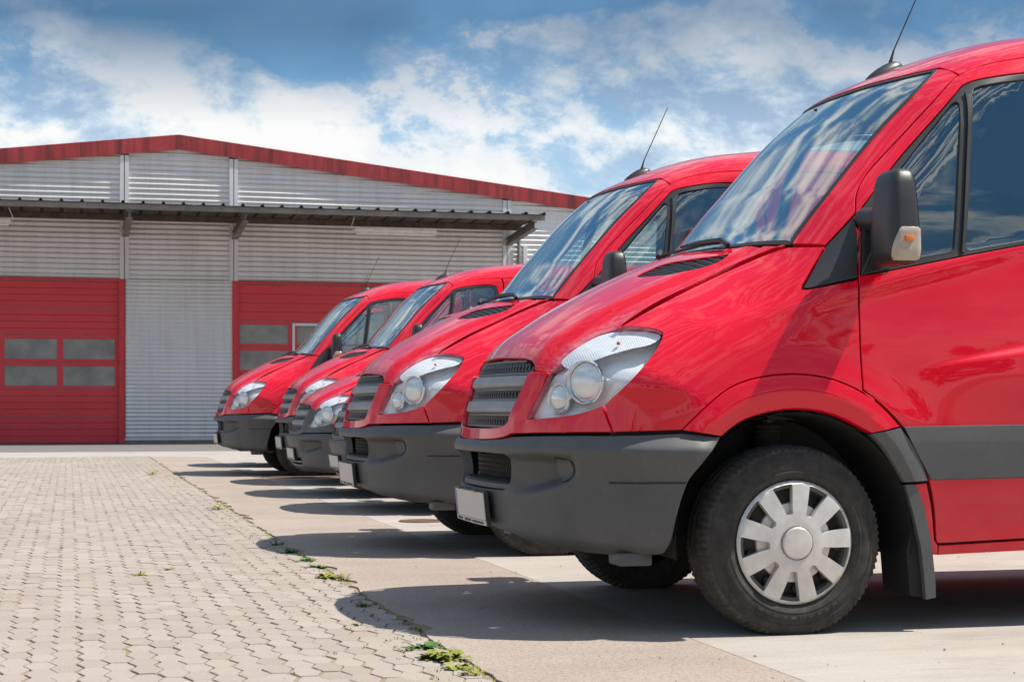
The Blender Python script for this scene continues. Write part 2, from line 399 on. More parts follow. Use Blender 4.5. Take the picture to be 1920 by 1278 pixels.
    def _th(self,s,y,z):
        p=self.ev(s)[:,4]; w=self.Ws(z); r=np.clip(np.abs(y)/w,0,1); return np.sign(y)*np.arcsin(np.clip(r**(p/2),0,1))
SPR_PROF=[ # x,z,fan angle,depth,exponent
(.15,.27,0,.62,2.5),(.045,.36,0,.67,2.4),(.014,.48,0,.69,2.3),(-.002,.60,0,.71,2.3),(.002,.71,0,.71,2.3),
(.010,.80,-3,.69,2.25),(.042,.92,-8,.64,2.25),(.078,1.025,-15,.58,2.25),(.138,1.108,-25,.53,2.2),(.265,1.203,-38,.48,2.15),
(.475,1.325,-50,.44,2.1),(.80,1.472,-58,.40,2.1),(.92,1.515,-54,.34,2.15),(1.17,1.775,-48,.32,2.2),(1.45,2.085,-52,.36,2.2),
(1.60,2.205,-62,.33,2.25),(1.78,2.288,-72,.27,2.4),(2.05,2.38,-82,.23,2.5),(2.5,2.45,-88,.22,2.5),(3.5,2.48,-90,.22,2.5),(5.95,2.49,-90,.22,2.5)]
SPR_SIDE=[(.20,.94),(.35,.965),(.55,.98),(.80,.985),(1.05,.98),(1.25,.968),(1.42,.952),(1.55,.935),(1.80,.89),(2.05,.843),(2.2,.815),(2.3,.80),(2.5,.79)]
# ------------------------------------------------------------------ body panels laid on a body shape
KTH = .75                                     # metres per radian used when meshing in (s, theta)
def resample(loop, h):
    P = np.array(loop, float); out = []
    for i in range(len(P)):
        a = P[i]; b = P[(i+1) % len(P)]; L = np.linalg.norm(b-a)
        if L < 1e-6: continue
        k = max(1, int(math.ceil(L/h)))
        for j in range(k): out.append(a+(b-a)*j/k)
    return np.array(out)
def pt_in(Q, loop):
    x, y = Q[:, 0], Q[:, 1]; ins = np.zeros(len(Q), bool); n = len(loop)
    for i in range(n):
        x0, y0 = loop[i]; x1, y1 = loop[(i+1) % n]
        c = ((y0 > y) != (y1 > y)); 
        with np.errstate(divide='ignore', invalid='ignore'): xi = (x1-x0)*(y-y0)/(y1-y0)+x0
        ins ^= c & (x < xi)
    return ins
def area2(l): l = np.asarray(l); return .5*np.sum(l[:, 0]*np.roll(l[:, 1], -1)-np.roll(l[:, 0], -1)*l[:, 1])

class Surf:
    def __init__(s, body, dom, off=0., disp=None): s.b = body; s.dom = dom; s.off = off; s.disp = disp
    def raw(s, q):
        if s.dom == 'xz': return np.stack([q[:, 0], s.b.yxz(q[:, 0], q[:, 1]), q[:, 1]], -1)
        return s.b.st(q[:, 0], q[:, 1]/KTH)
    def _n(s, f, q, e=6e-3):
        a = f(q+[e, 0])-f(q-[e, 0]); b = f(q+[0, e])-f(q-[0, e]); n = np.cross(a, b)
        n /= np.linalg.norm(n, axis=1)[:, None]+1e-12; P = f(q)
        ref = np.array([0, 1., 0]) if s.dom == 'xz' else None
        d = n[:, 1] if s.dom == 'xz' else np.einsum('ij,ij->i', n, P-np.array([2.2, 0, .9]))
        return P, n*np.where(d < 0, -1, 1)[:, None]
    def pos(s, q):
        if s.disp is None and s.off == 0: return s.raw(q)
        P, n = s._n(s.raw, q); k = s.off
        if s.disp is not None: k = k+s.disp(P)[:, None]
        return P+n*k
    def pn(s, q): return s._n(s.pos, q)

def panel(name, body, dom, loops, m, parent, side=1, res=.035, gap=.003, thick=.014, off=0., disp=None, bres=None, bev=.0025, rim=True, feat=None):
    S = Surf(body, dom, off, disp); bres = bres or res*.7
    L = []
    for k, lp in enumerate(loops):
        lp = np.array(lp, float)
        if dom == 'st': lp = lp*np.array([1, KTH])
        lp = resample(lp, bres)
        if (area2(lp) > 0) != (k == 0): lp = lp[::-1]        # outer ccw, holes cw
        # shrink by the gap, measured in 3-d
        g = gap+bev
        t = np.roll(lp, -1, 0)-np.roll(lp, 1, 0); t /= np.linalg.norm(t, axis=1)[:, None]+1e-12
        nrm = np.stack([-t[:, 1], t[:, 0]], 1)               # to the left = inwards
        e = 2e-3; sc = np.linalg.norm(S.raw(lp+nrm*e)-S.raw(lp-nrm*e), axis=1)/(2*e)
        L.append(lp+nrm*(g/np.clip(sc, .3, 6))[:, None])
    lo = L[0].min(0); hi = L[0].max(0)
    gx, gy = np.meshgrid(np.arange(lo[0], hi[0]+res, res), np.arange(lo[1], hi[1]+res, res*.87)); gx[1::2] += res/2
    Q = np.stack([gx.ravel(), gy.ravel()], 1); k = pt_in(Q, L[0])
    for hl in L[1:]: k &= ~pt_in(Q, hl)
    Q = Q[k]
    B = np.concatenate(L); Fp = None
    if feat is not None:                                       # extra points along feature lines
        Fp = np.array(feat, float); kf = pt_in(Fp, L[0])
        for hl in L[1:]: kf &= ~pt_in(Fp, hl)
        Fp = Fp[kf]; Fp = Fp[np.min(((Fp[:, None]-B[None])**2).sum(-1), 1) > (.003)**2]
        if len(Q): Q = Q[np.min(((Q[:, None]-Fp[None])**2).sum(-1), 1) > (res*.45)**2]
    if len(Q):
        keep = np.ones(len(Q), bool)
        for c0 in range(0, len(Q), 2000):
            d = np.min(((Q[c0:c0+2000, None]-B[None])**2).sum(-1), 1); keep[c0:c0+2000] = d > (res*.42)**2
        Q = Q[keep]
    if Fp is not None: Q = np.concatenate([Q, Fp])
    pts = [Vector(p) for p in np.concatenate([B, Q])] if len(Q) else [Vector(p) for p in B]
    ed = []; o = 0
    for lp in L:
        n = len(lp); ed += [(o+i, o+(i+1) % n) for i in range(n)]; o += n
    vv, ee, ff, *_ = delaunay_2d_cdt(pts, ed, [], 0, 1e-6)
    q = np.array([v[:] for v in vv]); ff = [f for f in ff]
    cen = np.array([q[list(f)].mean(0) for f in ff]); k = pt_in(cen, L[0])
    for hl in L[1:]: k &= ~pt_in(cen, hl)
    ff = [list(f) for f, kk in zip(ff, k) if kk]
    P, N = S.pn(q); V = [P]; NN = [N]; F = ff; base = len(P)
    if rim and thick > 0:
        for lp in L:
            p, n = S.pn(lp); t = np.roll(p, -1, 0)-np.roll(p, 1, 0); t /= np.linalg.norm(t, axis=1)[:, None]+1e-12
            c, _ = S.pn(lp+np.stack([-(np.roll(lp, -1, 0)-np.roll(lp, 1, 0))[:, 1], (np.roll(lp, -1, 0)-np.roll(lp, 1, 0))[:, 0]], 1)*.02)
            out = np.cross(t, n); out *= np.sign(np.einsum('ij,ij->i', out, p-c)+1e-9)[:, None]
            rows = [(p, n), (p+out*bev*.75-n*bev*.3, n*.7+out*.7), (p+out*bev-n*bev, out), (p+out*bev*.6-n*thick, out)]
            k = len(lp)
            for a, b in rows: V.append(a); NN.append(b/np.linalg.norm(b, axis=1)[:, None])
            for r in range(3):
                F += [[base+r*k+i, base+r*k+(i+1) % k, base+(r+1)*k+(i+1) % k, base+(r+1)*k+i] for i in range(k)]
            base += 4*k
    V = np.concatenate(V); NN = np.concatenate(NN)
    F = fix_winding(V, F, NN)
    if side < 0: V = V*[1, -1, 1]; NN = NN*[1, -1, 1]; F = [f[::-1] for f in F]
    F = [f[::-1] for f in F]                                 # the y flip in mesh_obj turns them back
    return mesh_obj(name, V, F, m, parent, normals=NN, van=True)

# ------------------------------------------------------------------ wheel
def wheel(parent, X, Yv, Rw=.362, z=.345, side=1, caps=True, seed=0):
    """Yv: outer face of the tyre"""
    w = empty('wheel', (0, 0, 0)); w.parent = parent
    w.location = (X, -side*Yv, z)
    k = Rw/.362; sg = -side                       # local y: outwards is -side
    def out(h): return h
    # tyre: carcass with sidewall rings, and a ribbed tread with shoulder lugs
    prof = [(.225, -.004), (.229, -.012), (.236, -.006), (.246, .004), (.262, .010), (.268, .0085), (.271, .0095), (.290, .009), (.306, .004), (.309, .006), (.322, .0), (.334, -.007), (.338, -.010)]
    inner = [(r, -.235-h) for r, h in prof][::-1]
    tb = MB(); tb.lathe([(r*k, h) for r, h in prof], (0, 0, 0), 96, sgn=sg); tb.lathe([(.338*k, -.225)]+[(r*k, h) for r, h in inner], (0, 0, 0), 64, sgn=sg)
    ty = tb.build('tyre', 'tyre_rubber', w, sharp=25)
    n = 84; V = []; F = []
    ribs = [(.336, -.008), (.350, -.016), (.357, -.027), (.362, -.050), (.362, -.066), (.354, -.068), (.354, -.074), (.362, -.076), (.363, -.112), (.355, -.114), (.355, -.121), (.363, -.123), (.362, -.160), (.354, -.162), (.354, -.168), (.362, -.170), (.361, -.188), (.356, -.209), (.348, -.220), (.336, -.228)]
    q = len(ribs)
    for i in range(n*2):
        a = 2*math.pi*(i+.25*(i % 2))/(n*2)
        for j, (r, h) in enumerate(ribs):
            cut = 0
            if i % 2 and j in (1, 2, 3, 16, 17, 18): cut = .0075
            if (i//2) % 2 and j in (7, 8, 11, 12): cut = .003 if i % 2 else 0
            aa = a+(.012 if j in (7, 8) else 0)
            rr = (r-cut)*k; V.append((rr*math.cos(aa), sg*h, rr*math.sin(aa)))
    for i in range(n*2):
        i2 = (i+1) % (n*2)
        for j in range(q-1): F.append([i*q+j, i*q+j+1, i2*q+j+1, i2*q+j])
    mesh_obj('tread', V, F, 'tyre_tread', ty, sharp=20)
    # raised letters stand-in: small blocks on the lower sidewall
    sb = MB()
    for i in range(11):
        a = R_(-128+i*7.2)
        for dr in (.2735, ):
            c = np.array([math.cos(a), 0, math.sin(a)]); tt = np.array([-math.sin(a), 0, math.cos(a)])
            P = []
            for r in (dr, dr+.011):
                for s_ in (-.010, .010):
                    for y in (.0085, .0115): P.append(c*r*k+tt*s_*k+np.array([0, sg*y, 0]))
            sb.add(P, [(0, 1, 3, 2), (4, 6, 7, 5), (0, 2, 6, 4), (1, 5, 7, 3), (0, 4, 5, 1), (2, 3, 7, 6)])
    sb.build('sidewall_block', 'tyre_tread', ty, smooth=False)
    # steel rim behind
    rb = MB(); rb.lathe([(.205*k, -.004), (.224*k, -.002), (.222*k, -.02), (.205*k, -.03), (.195*k, -.06), (.15*k, -.045), (.13*k, -.03), (.0, -.03)], (0, 0, 0), 48, sgn=sg)
    rm = rb.build('rim', 'wheel_steel', w)
    if caps:
        # nine spoke trim: polar sheet with rounded windows
        N9 = 9; RC = .231*k
        def height(r): return np.interp(r/k, [0, .06, .085, .12, .19, .222, .231], [.018, .020, .021, .017, .010, .006, -.004])
        hole = []
        for i in range(N9):
            a0 = 2*math.pi*(i+.5)/N9+R_(4); w0, w1, r0, r1 = .018*k, .041*k, .106*k, .219*k
            loc = cat_rom([(r0, 0), (r0+.004*k, .013*k), (r0+.014*k, w0*.85), (.145*k, w0*1.15), (.19*k, w1*.82), (r1-.006*k, w1*.98)], 3)
            loc2 = loc+[(math.sqrt(max(r1**2-y*y, 0)), y) for y in np.linspace(w1*.94, -w1*.94, 9)]+[(x, -y) for x, y in loc[::-1]][:-1]
            hole.append([(x*math.cos(a0)-y*math.sin(a0), x*math.sin(a0)+y*math.cos(a0)) for x, y in loc2])
        outer = [(RC*math.cos(t), RC*math.sin(t)) for t in np.linspace(0, 2*math.pi, 90, endpoint=False)]
        gr = np.arange(-RC, RC, .011*k); gx, gy = np.meshgrid(gr, gr); Q = np.stack([gx.ravel(), gy.ravel()], 1); kk = np.hypot(Q[:, 0], Q[:, 1]) < RC-.004
        for hl in hole: kk &= ~pt_in(Q, hl)
        Q = Q[kk]; Bd = np.concatenate([np.array(outer)]+[np.array(x) for x in hole])
        Q = Q[np.min(((Q[:, None]-Bd[None])**2).sum(-1), 1) > (.0045*k)**2]
        pts = [Vector(p) for p in np.concatenate([Bd, Q])]; ed = []; o = 0
        for lp in [outer]+hole:
            n_ = len(lp); ed += [(o+i, o+(i+1) % n_) for i in range(n_)]; o += n_
        vv, _, ff, *_r = delaunay_2d_cdt(pts, ed, [], 0, 1e-7)
        q = np.array([v[:] for v in vv]); cen = np.array([q[list(f)].mean(0) for f in ff]); kk = np.hypot(cen[:, 0], cen[:, 1]) < RC
        for hl in hole: kk &= ~pt_in(cen, hl)
        rr = np.hypot(q[:, 0], q[:, 1]); V = [(x, sg*height(r), y) for (x, y), r in zip(q, rr)]; F = [list(f) for f, g in zip(ff, kk) if g]
        for hl in hole:                            # window walls slope inwards
            o = len(V); n_ = len(hl); c = np.mean(hl, 0)
            for d_, sc in ((0, 1.), (-.004, .985), (-.022, .93)):
                for (x, y) in hl:
                    xx, yy = c[0]+(x-c[0])*sc, c[1]+(y-c[1])*sc; V.append((xx, sg*(height(math.hypot(x, y))+d_), yy))
            for r in range(2): F += [[o+r*n_+i, o+r*n_+(i+1) % n_, o+(r+1)*n_+(i+1) % n_, o+(r+1)*n_+i] for i in range(n_)]
        nn = np.tile([0, sg, 0.], (len(V), 1)); F2 = []
        Va = np.array(V)
        for f in F:
            a, b, c_ = Va[f[0]], Va[f[1]], Va[f[2]]; nrm = np.cross(b-a, c_-a); F2.append(f[::-1] if nrm[1]*sg < 0 else f)
        hc = mesh_obj('hubcap', V, F2, 'hubcap_silver', w, sharp=32)
        cb = MB(); cb.lathe([(.060*k, .018), (.0595*k, .026), (.055*k, .031), (.03*k, .033), (.0, .0335)], (0, 0, 0), 40, sgn=sg); cb.build('centre_cap', 'hubcap_silver', hc)
        rg = MB(); rg.lathe([(.066*k, .017), (.0655*k, .0225), (.0635*k, .0235), (.061*k, .021), (.0608*k, .016)], (0, 0, 0), 40, sgn=sg); rg.build('cap_ring', 'satin_grey', hc)
        ib = MB(); ib.lathe([(.150*k, -.026), (.148*k, -.012), (.10*k, -.006), (.05*k, -.006)], (0, 0, 0), 48, sgn=sg); ib.build('inner_disc', 'hubcap_silver', hc)
        for i in range(9):
            a = 2*math.pi*(i+.5)/9+R_(14); bb = MB(); bb.lathe([(.018*k, -.03), (.017*k, -.012), (.0, -.011)], (.175*k*math.cos(a), 0, .175*k*math.sin(a)), 10, sgn=sg); bb.build('wheel_bolt', 'underbody_black', rm)
    return w

# ------------------------------------------------------------------ the large van
HL_XZ = [(.089, .807), (.110, .865), (.132, .920), (.154, .978), (.186, 1.031), (.234, 1.080), (.289, 1.116), (.341, 1.141), (.392, 1.153), (.442, 1.153), (.491, 1.144), (.518, 1.132), (.520, 1.121), (.502, 1.090), (.469, 1.049), (.425, 1.003), (.380, .955), (.339, .908), (.305, .871), (.287, .857), (.252, .841), (.211, .827), (.164, .817), (.119, .810)]
HOODLINE = [(.395, 1.157), (.474, 1.201), (.592, 1.264), (.726, 1.328), (.862, 1.391), (1.001, 1.452), (1.052, 1.470)]
HOODREAR = [(1.042, 1.468), (.992, 1.478), (.937, 1.484), (.875, 1.487), (.835, 1.483)]
FL_OUT = [(.552, .766), (.596, .812), (.640, .853), (.730, .920), (.837, .957), (.956, .972), (1.065, .967), (1.157, .947), (1.259, .904), (1.341, .849), (1.412, .778)]
FL_IN = [(.702, .743), (.773, .794), (.864, .825), (.972, .841), (1.081, .835), (1.174, .810), (1.258, .771), (1.295, .752)]
DSEAM = [(1.282, 1.591), (1.303, 1.657), (1.346, 1.724), (1.405, 1.790), (1.551, 1.931), (1.741, 2.117), (1.805, 2.168), (1.90, 2.208), (2.065, 2.240), (2.20, 2.250), (2.335, 2.255)]
DFRONT = [(1.262, .915), (1.257, 1.095), (1.256, 1.333), (1.270, 1.48)]
DARCH = [(1.262, .913), (1.324, .869), (1.416, .785), (1.474, .706), (1.512, .629), (1.542, .560), (1.563, .464), (1.577, .345), (1.59, .330)]
GR_YZ = [(0, .765), (.2, .766), (.33, .771), (.375, .779), (.398, .795), (.407, .826), (.434, .882), (.452, .930), (.466, .975)]

def spr_extra(x, z):
    x = np.asarray(x, float); z = np.asarray(z, float)
    # door feature line: lower field stands proud, ledge widens towards the rear
    g = sstep(1.48, 2.0, x); zu = 1.005+(x-1.52)*.205; wdt = .012+.04*sstep(1.5, 2.2, x)
    y = .020*g*sstep(zu, zu-wdt, z)*sstep(.76, 1.0, z)
    # fender shoulder line
    zc = 1.135+(x-.62)*.25
    y = y+.007*np.exp(-((z-zc)/.035)**2)*sstep(.5, .75, x)*sstep(2.6, 1.6, x)
    # soft swelling above the wheel
    r = np.hypot(x-1.0, z-.36); y = y+.010*np.exp(-((r-.60)/.07)**2)*sstep(.70, .85, z)
    return y
def mirror_loop(near):
    """near half from the centre line out and back to the centre line -> closed symmetric loop in (s,theta)"""
    n = [tuple(p) for p in near]; far = [(s, -t) for s, t in n[::-1] if abs(t) > 1e-6]
    return n+far

def build_van(name='van', compact=False):
    global WARP
    root = empty(name)
    if compact:
        zs = np.array([0, .30, .75, 1.05, 1.5, 2.5]); zd = np.array([0, .24, .60, .875, 1.235, 1.93])
        WARP = lambda V: np.stack([V[:, 0]*.93, V[:, 1]*.955, np.interp(V[:, 2], zs, zd)], 1)
    else: WARP = None
    B = BodyShape(SPR_PROF, SPR_SIDE); B.extra = spr_extra
    nose_m = 'grey_plastic' if compact else 'red_paint'
    xz = lambda pts: [tuple(p) for p in np.stack(B.st_from_xz(*np.array(pts, float).T), 1)]
    yz = lambda pts: [tuple(p) for p in np.stack(B.st_from_yz(*np.array(pts, float).T), 1)]
    XEND = 5.90
    # --- bonnet with two slatted vents
    front = yz([(0., 1.049), (.2, 1.045), (.36, 1.039), (.43, 1.028), (.470, 1.008), (.480, .990), (.53, .989), (.578, .991)])
    hoodside = xz(cat_rom(HL_XZ[3:9], 3))[2:]+xz(cat_rom(HOODLINE, 4))
    rear = xz(cat_rom(HOODREAR, 3)); s_r = rear[-1][0]; rear.append((s_r-.004, 0.))
    vent = xz(cat_rom([(.612, 1.377), (.675, 1.408), (.742, 1.434), (.820, 1.444), (.900, 1.449), (.862, 1.424), (.819, 1.406), (.765, 1.388), (.713, 1.376), (.66, 1.374)], 3, True))
    ventf = [(s, -t) for s, t in vent]
    def hood_disp(P):
        y = np.abs(P[:, 1]); x = P[:, 0]; yc = np.interp(x, [.05, .2, .45, .8, 1.05], [.475, .465, .50, .555, .62]); e = np.interp(x, [.05, .3, .6, 1.], [.045, .06, .045, .03])
        dep = np.interp(x, [.05, .2, .5, .8, 1.0], [.014, .026, .018, .012, .004])
        ridge = .006*np.exp(-((y-yc+.03)/.03)**2)*sstep(.1, .25, x)
        back = sstep(.30, .55, x)*sstep(yc+e, .655, y)
        return -dep*sstep(yc, yc+e, y)*(1-back)+ridge+.004*sstep(.64, .66, y)*sstep(.36, .45, x)
    hood = panel('bonnet', B, 'st', [mirror_loop(front+hoodside+rear), vent, ventf], 'red_paint', root, res=.026, disp=hood_disp, thick=.02)
    for vl, sd in ((vent, 1), (ventf, -1)):
        v = panel('bonnet_vent', B, 'st', [vl], 'black_plastic', hood, res=.03, off=-.009, gap=-.004, thick=.004)
        vq = np.array(vl); 
        for k in range(9):                         # slats
            f = (k+.5)/9; a = vq[0]*(1-f)+vq[13]*f
            tl = np.linspace(vq[:, 1].min(), vq[:, 1].max(), 60); s0, s1 = vq[:, 0].min(), vq[:, 0].max(); ss = s0+(s1-s0)*f
            ln = np.stack([np.full(60, ss), tl], 1); ok = pt_in(ln, vl)
            if ok.sum() < 4: continue
            t0, t1 = tl[ok][0], tl[ok][-1]; qq = np.stack([np.full(8, ss), np.linspace(t0, t1, 8)*KTH], 1)
            P = Surf(B, 'st', -.003).pos(qq); MB().tube(P, .0035, 5).build('slat', 'rubber_seal', v, van=True)
    # --- nose panel round the grille
    inner = yz(cat_rom(GR_YZ, 3)); 
    nose = inner+yz([(.480, .984), (.53, .984), (.575, .985)])+yz([(.562, .92), (.537, .865), (.513, .806)])+yz([(.586, .809), (.671, .815), (.740, .825), (.79, .839), (.825, .855), (.830, .857)])+yz([(.845, .81), (.866, .754)])+yz([(.7, .751), (.55, .747), (.44, .743), (.385, .728), (.3, .719), (.2, .715), (0., .712)])
    fr = [(s, -t) for s, t in nose[::-1]]
    loop = nose[1:-1]+[nose[-1]]+fr[1:-1]+[nose[0]]
    def nose_disp(P): 
        y = np.abs(P[:, 1]); e = np.interp(P[:, 2], [.72, .765, .80, .88, .99], [.47, .47, .47, .50, .535])
        return .016*sstep(e+.03, e-.02, y)
    panel('nose_panel', B, 'st', [loop], nose_m, root, res=.022, thick=.03, disp=nose_disp, bev=.004)
    # --- grille
    gtop = yz([(0, 1.047), (.36, 1.037), (.43, 1.026), (.466, 1.006), (.470, .985)])
    gl = mirror_loop(inner+gtop[::-1]); gl = inner+gtop[::-1]+[(s, -t) for s, t in (gtop[1:]+inner[::-1][:-1])]
    gb = panel('grille', B, 'st', [gl], 'underbody_black', root, res=.05, off=-.05, gap=-.012, thick=.002)
    def gw(z): return float(np.interp(z, [.765, .779, .795, .826, .882, .93, .975, 1.006, 1.026, 1.037], [.34, .375, .398, .407, .434, .452, .466, .466, .43, .36]))
    for z0, z1 in ((.928, .977), (.827, .878)):
        rows = [(z0, -.002), (z0+.005, .008), (z0+.014, .010), (z1-.008, .007), (z1, -.003)]
        V = []; F = []; n = 40
        for z, o_ in [(z0, -.04)]+rows+[(z1, -.04)]:
            w = gw(z)-.008; ys = np.linspace(-w, w, n); q = np.array(yz(np.stack([ys, np.full(n, z)], 1)))*[1, KTH]; P = Surf(B, 'st', o_-.006).pos(q) if o_-.006 != 0 else Surf(B, 'st').pos(q); V += P.tolist()
        for r in range(6): F += [[r*n+i, r*n+i+1, (r+1)*n+i+1, (r+1)*n+i] for i in range(n-1)]
        mesh_obj('grille_bar', V, F, 'satin_grey', gb, van=True, sharp=50)
    slots = ((.983, 1.040), (.881, .925), (.772, .823))
    for z0, z1 in slots:
        mb = MB(); pitch = .030; zz = np.linspace(z0, z1, 5); H = z1-z0
        for sgn in (-1, 1):
            for y0 in np.arange(-.56, .56, pitch):
                ys = y0+sgn*(zz-z0)*.62; ok = np.array([abs(y) < gw(z)-.004 for y, z in zip(ys, zz)])
                if ok.sum() < 2: continue
                q = np.array(yz(np.stack([ys[ok], zz[ok]], 1)))*[1, KTH]; mb.tube(Surf(B, 'st', -.014).pos(q), .0030, 4, cap=False)
        for z in (z0+.002, z1-.002):
            w = gw(z)-.002; ys = np.linspace(-w, w, 24); q = np.array(yz(np.stack([ys, np.full(24, z)], 1)))*[1, KTH]; mb.tube(Surf(B, 'st', -.016).pos(q), .006, 5)
        mb.build('grille_mesh', 'mesh_wire', gb, van=True)
    # --- windscreen
    bot = [(s+.012, t) for s, t in rear[::-1]]
    wside = xz(cat_rom([(1.066, 1.474), (1.214, 1.650), (1.449, 1.908), (1.656, 2.109), (1.770, 2.206)], 5))
    wtop = xz(cat_rom([(1.778, 2.216), (1.72, 2.208), (1.679, 2.202), (1.612, 2.194), (1.575, 2.186)], 4)); wtop.append((wtop[-1][0]+.002, 0.))
    ws = mirror_loop(bot+wside+wtop)
    # inset loop for the glass
    w2 = np.array(resample(np.array(ws)*[1, KTH], .03)); 
    if area2(w2) < 0: w2 = w2[::-1]
    def inset(lp, d):
        t = np.roll(lp, -2, 0)-np.roll(lp, 2, 0); t /= np.linalg.norm(t, axis=1)[:, None]+1e-9; return lp+np.stack([-t[:, 1], t[:, 0]], 1)*d
    gin = [tuple(p) for p in inset(w2, .026)/[1, KTH]]
    wsh = panel('windscreen', B, 'st', [ws], 'windscreen_glass', root, res=.032, off=-.006, gap=.003, thick=0, rim=False)
    panel('windscreen_seal', B, 'st', [ws, gin], 'rubber_seal', wsh, res=.05, off=-.001, gap=.001, thick=.02)
    # --- roof
    rs = xz([(1.79, 2.205)]+DSEAM[6:]+[(x, 2.257+.004*(x-2.3)) for x in np.linspace(2.6, XEND, 14)])
    xr = rs[-1][0]
    rl = mirror_loop([(s+.010, t) for s, t in wtop[::-1]]+rs+[(B.L-.002, rs[-1][1]), (B.L-.002, 0.)])
    panel('roof', B, 'st', [rl], 'red_paint', root, res=.05, thick=.03)
    for sd in (1, -1):
        side_parts(B, root, sd, XEND, nose_m, compact, xz, yz)
    bumper_parts(B, root, xz, yz, compact)
    rest_parts(B, root, XEND, compact, rear)
    WARP = None
    return root

def side_parts(B, root, sd, XEND, nose_m, compact, xz, yz):
    # headlight
    hb = cat_rom(HL_XZ, 3, True)
    lens = panel('headlight', B, 'xz', [hb], 'lens_clear', root, sd, res=.03, gap=.004, thick=.012, off=.002)
    hq = np.array(HL_XZ); c = hq.mean(0)
    # inner reflector bowl: the outline pulled back and pinched
    def bowl_disp(P):
        return -.006-.030*sstep(0, .10, P[:, 0]-.10)*sstep(.81, .87, P[:, 2])
    bowl = panel('reflector_bowl', B, 'xz', [hb], 'lamp_housing', lens, sd, res=.02, gap=-.022, thick=.0, off=-.026, disp=bowl_disp, rim=False)
    def face(px, pz, r, out, ang, depth, mats, nm, bulb=True):
        y = float(B.W(np.array([px]), np.array([pz]))[0])-out
        a = R_(ang); dx, dy = -math.cos(a), math.sin(a); up = np.array([0, 0, 1.]); rt = np.array([-dy, dx, 0.]); f = np.array([dx, dy, 0.]); c0 = np.array([px, y, pz])
        def ring(prof, n=28):
            V = []; F = []
            for k in range(n):
                t = 2*math.pi*k/n
                for rr, h in prof: V.append(c0+(rt*math.cos(t)+up*math.sin(t))*rr+f*h)
            q = len(prof)
            for k in range(n):
                for j in range(q-1): F.append([k*q+j, k*q+j+1, ((k+1) % n)*q+j+1, ((k+1) % n)*q+j])
            V = np.array(V); 
            if sd < 0: V[:, 1] *= -1
            return V, F
        V, F = ring([(r*1.06, -.006), (r*1.06, .004), (r*1.02, .006), (r*.99, .002), (r*.92, -depth*.25), (r*.7, -depth*.5), (r*.3, -depth*.6), (0, -depth*.6)])
        o = mesh_obj(nm, V, F, mats, lens, van=True, sharp=40)
        if bulb:
            V, F = ring([(r*.90, -.006), (r*.82, .004), (r*.60, .014), (r*.3, .020), (0, .021)]); mesh_obj('bulb_lens', V, F, 'projector_glass', o, van=True)
        return o
    face(.252, .942, .080, .040, 36, .045, 'reflector', 'main_beam')
    face(.178, .880, .056, .040, 28, .035, 'reflector', 'dipped_beam')
    o = face(.378, 1.088, .006, .018, 50, .0, 'orange_lens', 'indicator_bulb', bulb=False)
    # ribbed indicator band under the upper edge of the lens
    ib = [(.186, 1.028), (.234, 1.077), (.289, 1.113), (.341, 1.138), (.392, 1.150), (.442, 1.150), (.489, 1.141), (.512, 1.125), (.470, 1.098), (.41, 1.084), (.34, 1.064), (.27, 1.034), (.215, .998)]
    panel('indicator_band', B, 'xz', [cat_rom(ib, 3, True)], 'ribbed_lens', lens, sd, res=.03, off=-.020, gap=-.006, thick=0, rim=False)
    # fender
    seam = [(.319, .757), (.306, .81), (.296, .858)]
    lp = [(x+.002, z-.008) for x, z in cat_rom(HOODLINE, 4)]+[(1.154, 1.457)]+cat_rom([(1.154, 1.457), (1.095, 1.375), (1.037, 1.293)], 3)[1:]+[(1.06, 1.292), (1.255, 1.330)]+[(1.257, 1.095), (1.261, .913)]+cat_rom(FL_OUT[::-1], 3)[4:]+[(.552, .764), (.45, .760), (.319, .755)]+seam[1:]+[(.296, .860), (.305, .868)]+cat_rom(HL_XZ[8:19][::-1], 3)[1:]
    panel('fender', B, 'xz', [lp], 'red_paint', root, sd, res=.028, thick=.02)
    # wheel arch flare
    fo = cat_rom(FL_OUT, 4); fi = cat_rom(FL_IN, 4)
    def flare_strip(nm, fo, fi, m, n=48, par=root):
        def rs(c): 
            c = np.array(c); L = np.r_[0, np.cumsum(np.linalg.norm(np.diff(c, axis=0), axis=1))]; t = np.linspace(0, L[-1], n); return np.stack([np.interp(t, L, c[:, 0]), np.interp(t, L, c[:, 1])], 1)
        a, b = rs(fo), rs(fi); rows = [(0., -.010), (.0, .004), (.04, .012), (.35, .019), (.60, .021), (.64, .019), (.80, .010), (.96, .004), (1.0, -.004), (1.02, -.03), (1.02, -.12)]
        V = []; F = []
        for t, o_ in rows:
            p = a*(1-t)+b*t; y = B.W(p[:, 0], p[:, 1])+o_; V += np.stack([p[:, 0], y*sd, p[:, 1]], 1).tolist()
        for r in range(len(rows)-1): F += [[r*n+i, r*n+i+1, (r+1)*n+i+1, (r+1)*n+i][::(1 if sd > 0 else -1)] for i in range(n-1)]
        return mesh_obj(nm, V, F, m, par, van=True, sharp=28)
    flare_strip('arch_flare', fo, fi, 'red_paint')
    flare_strip('arch_trim', [(1.416, .772), (1.474, .704), (1.510, .630), (1.532, .572)], cat_rom([(1.297, .748), (1.340, .705), (1.370, .664), (1.433, .566)], 3), 'grey_plastic', 20)
    # red foot of the body behind the wheel and the mud flap
    panel('sill_foot', B, 'xz', [[(1.455, .560), (1.530, .564), (1.551, .48), (1.570, .345), (1.588, .322), (1.588, .285), (1.55, .285), (1.535, .35), (1.50, .47)]], 'red_paint', root, sd, res=.03, off=.004)
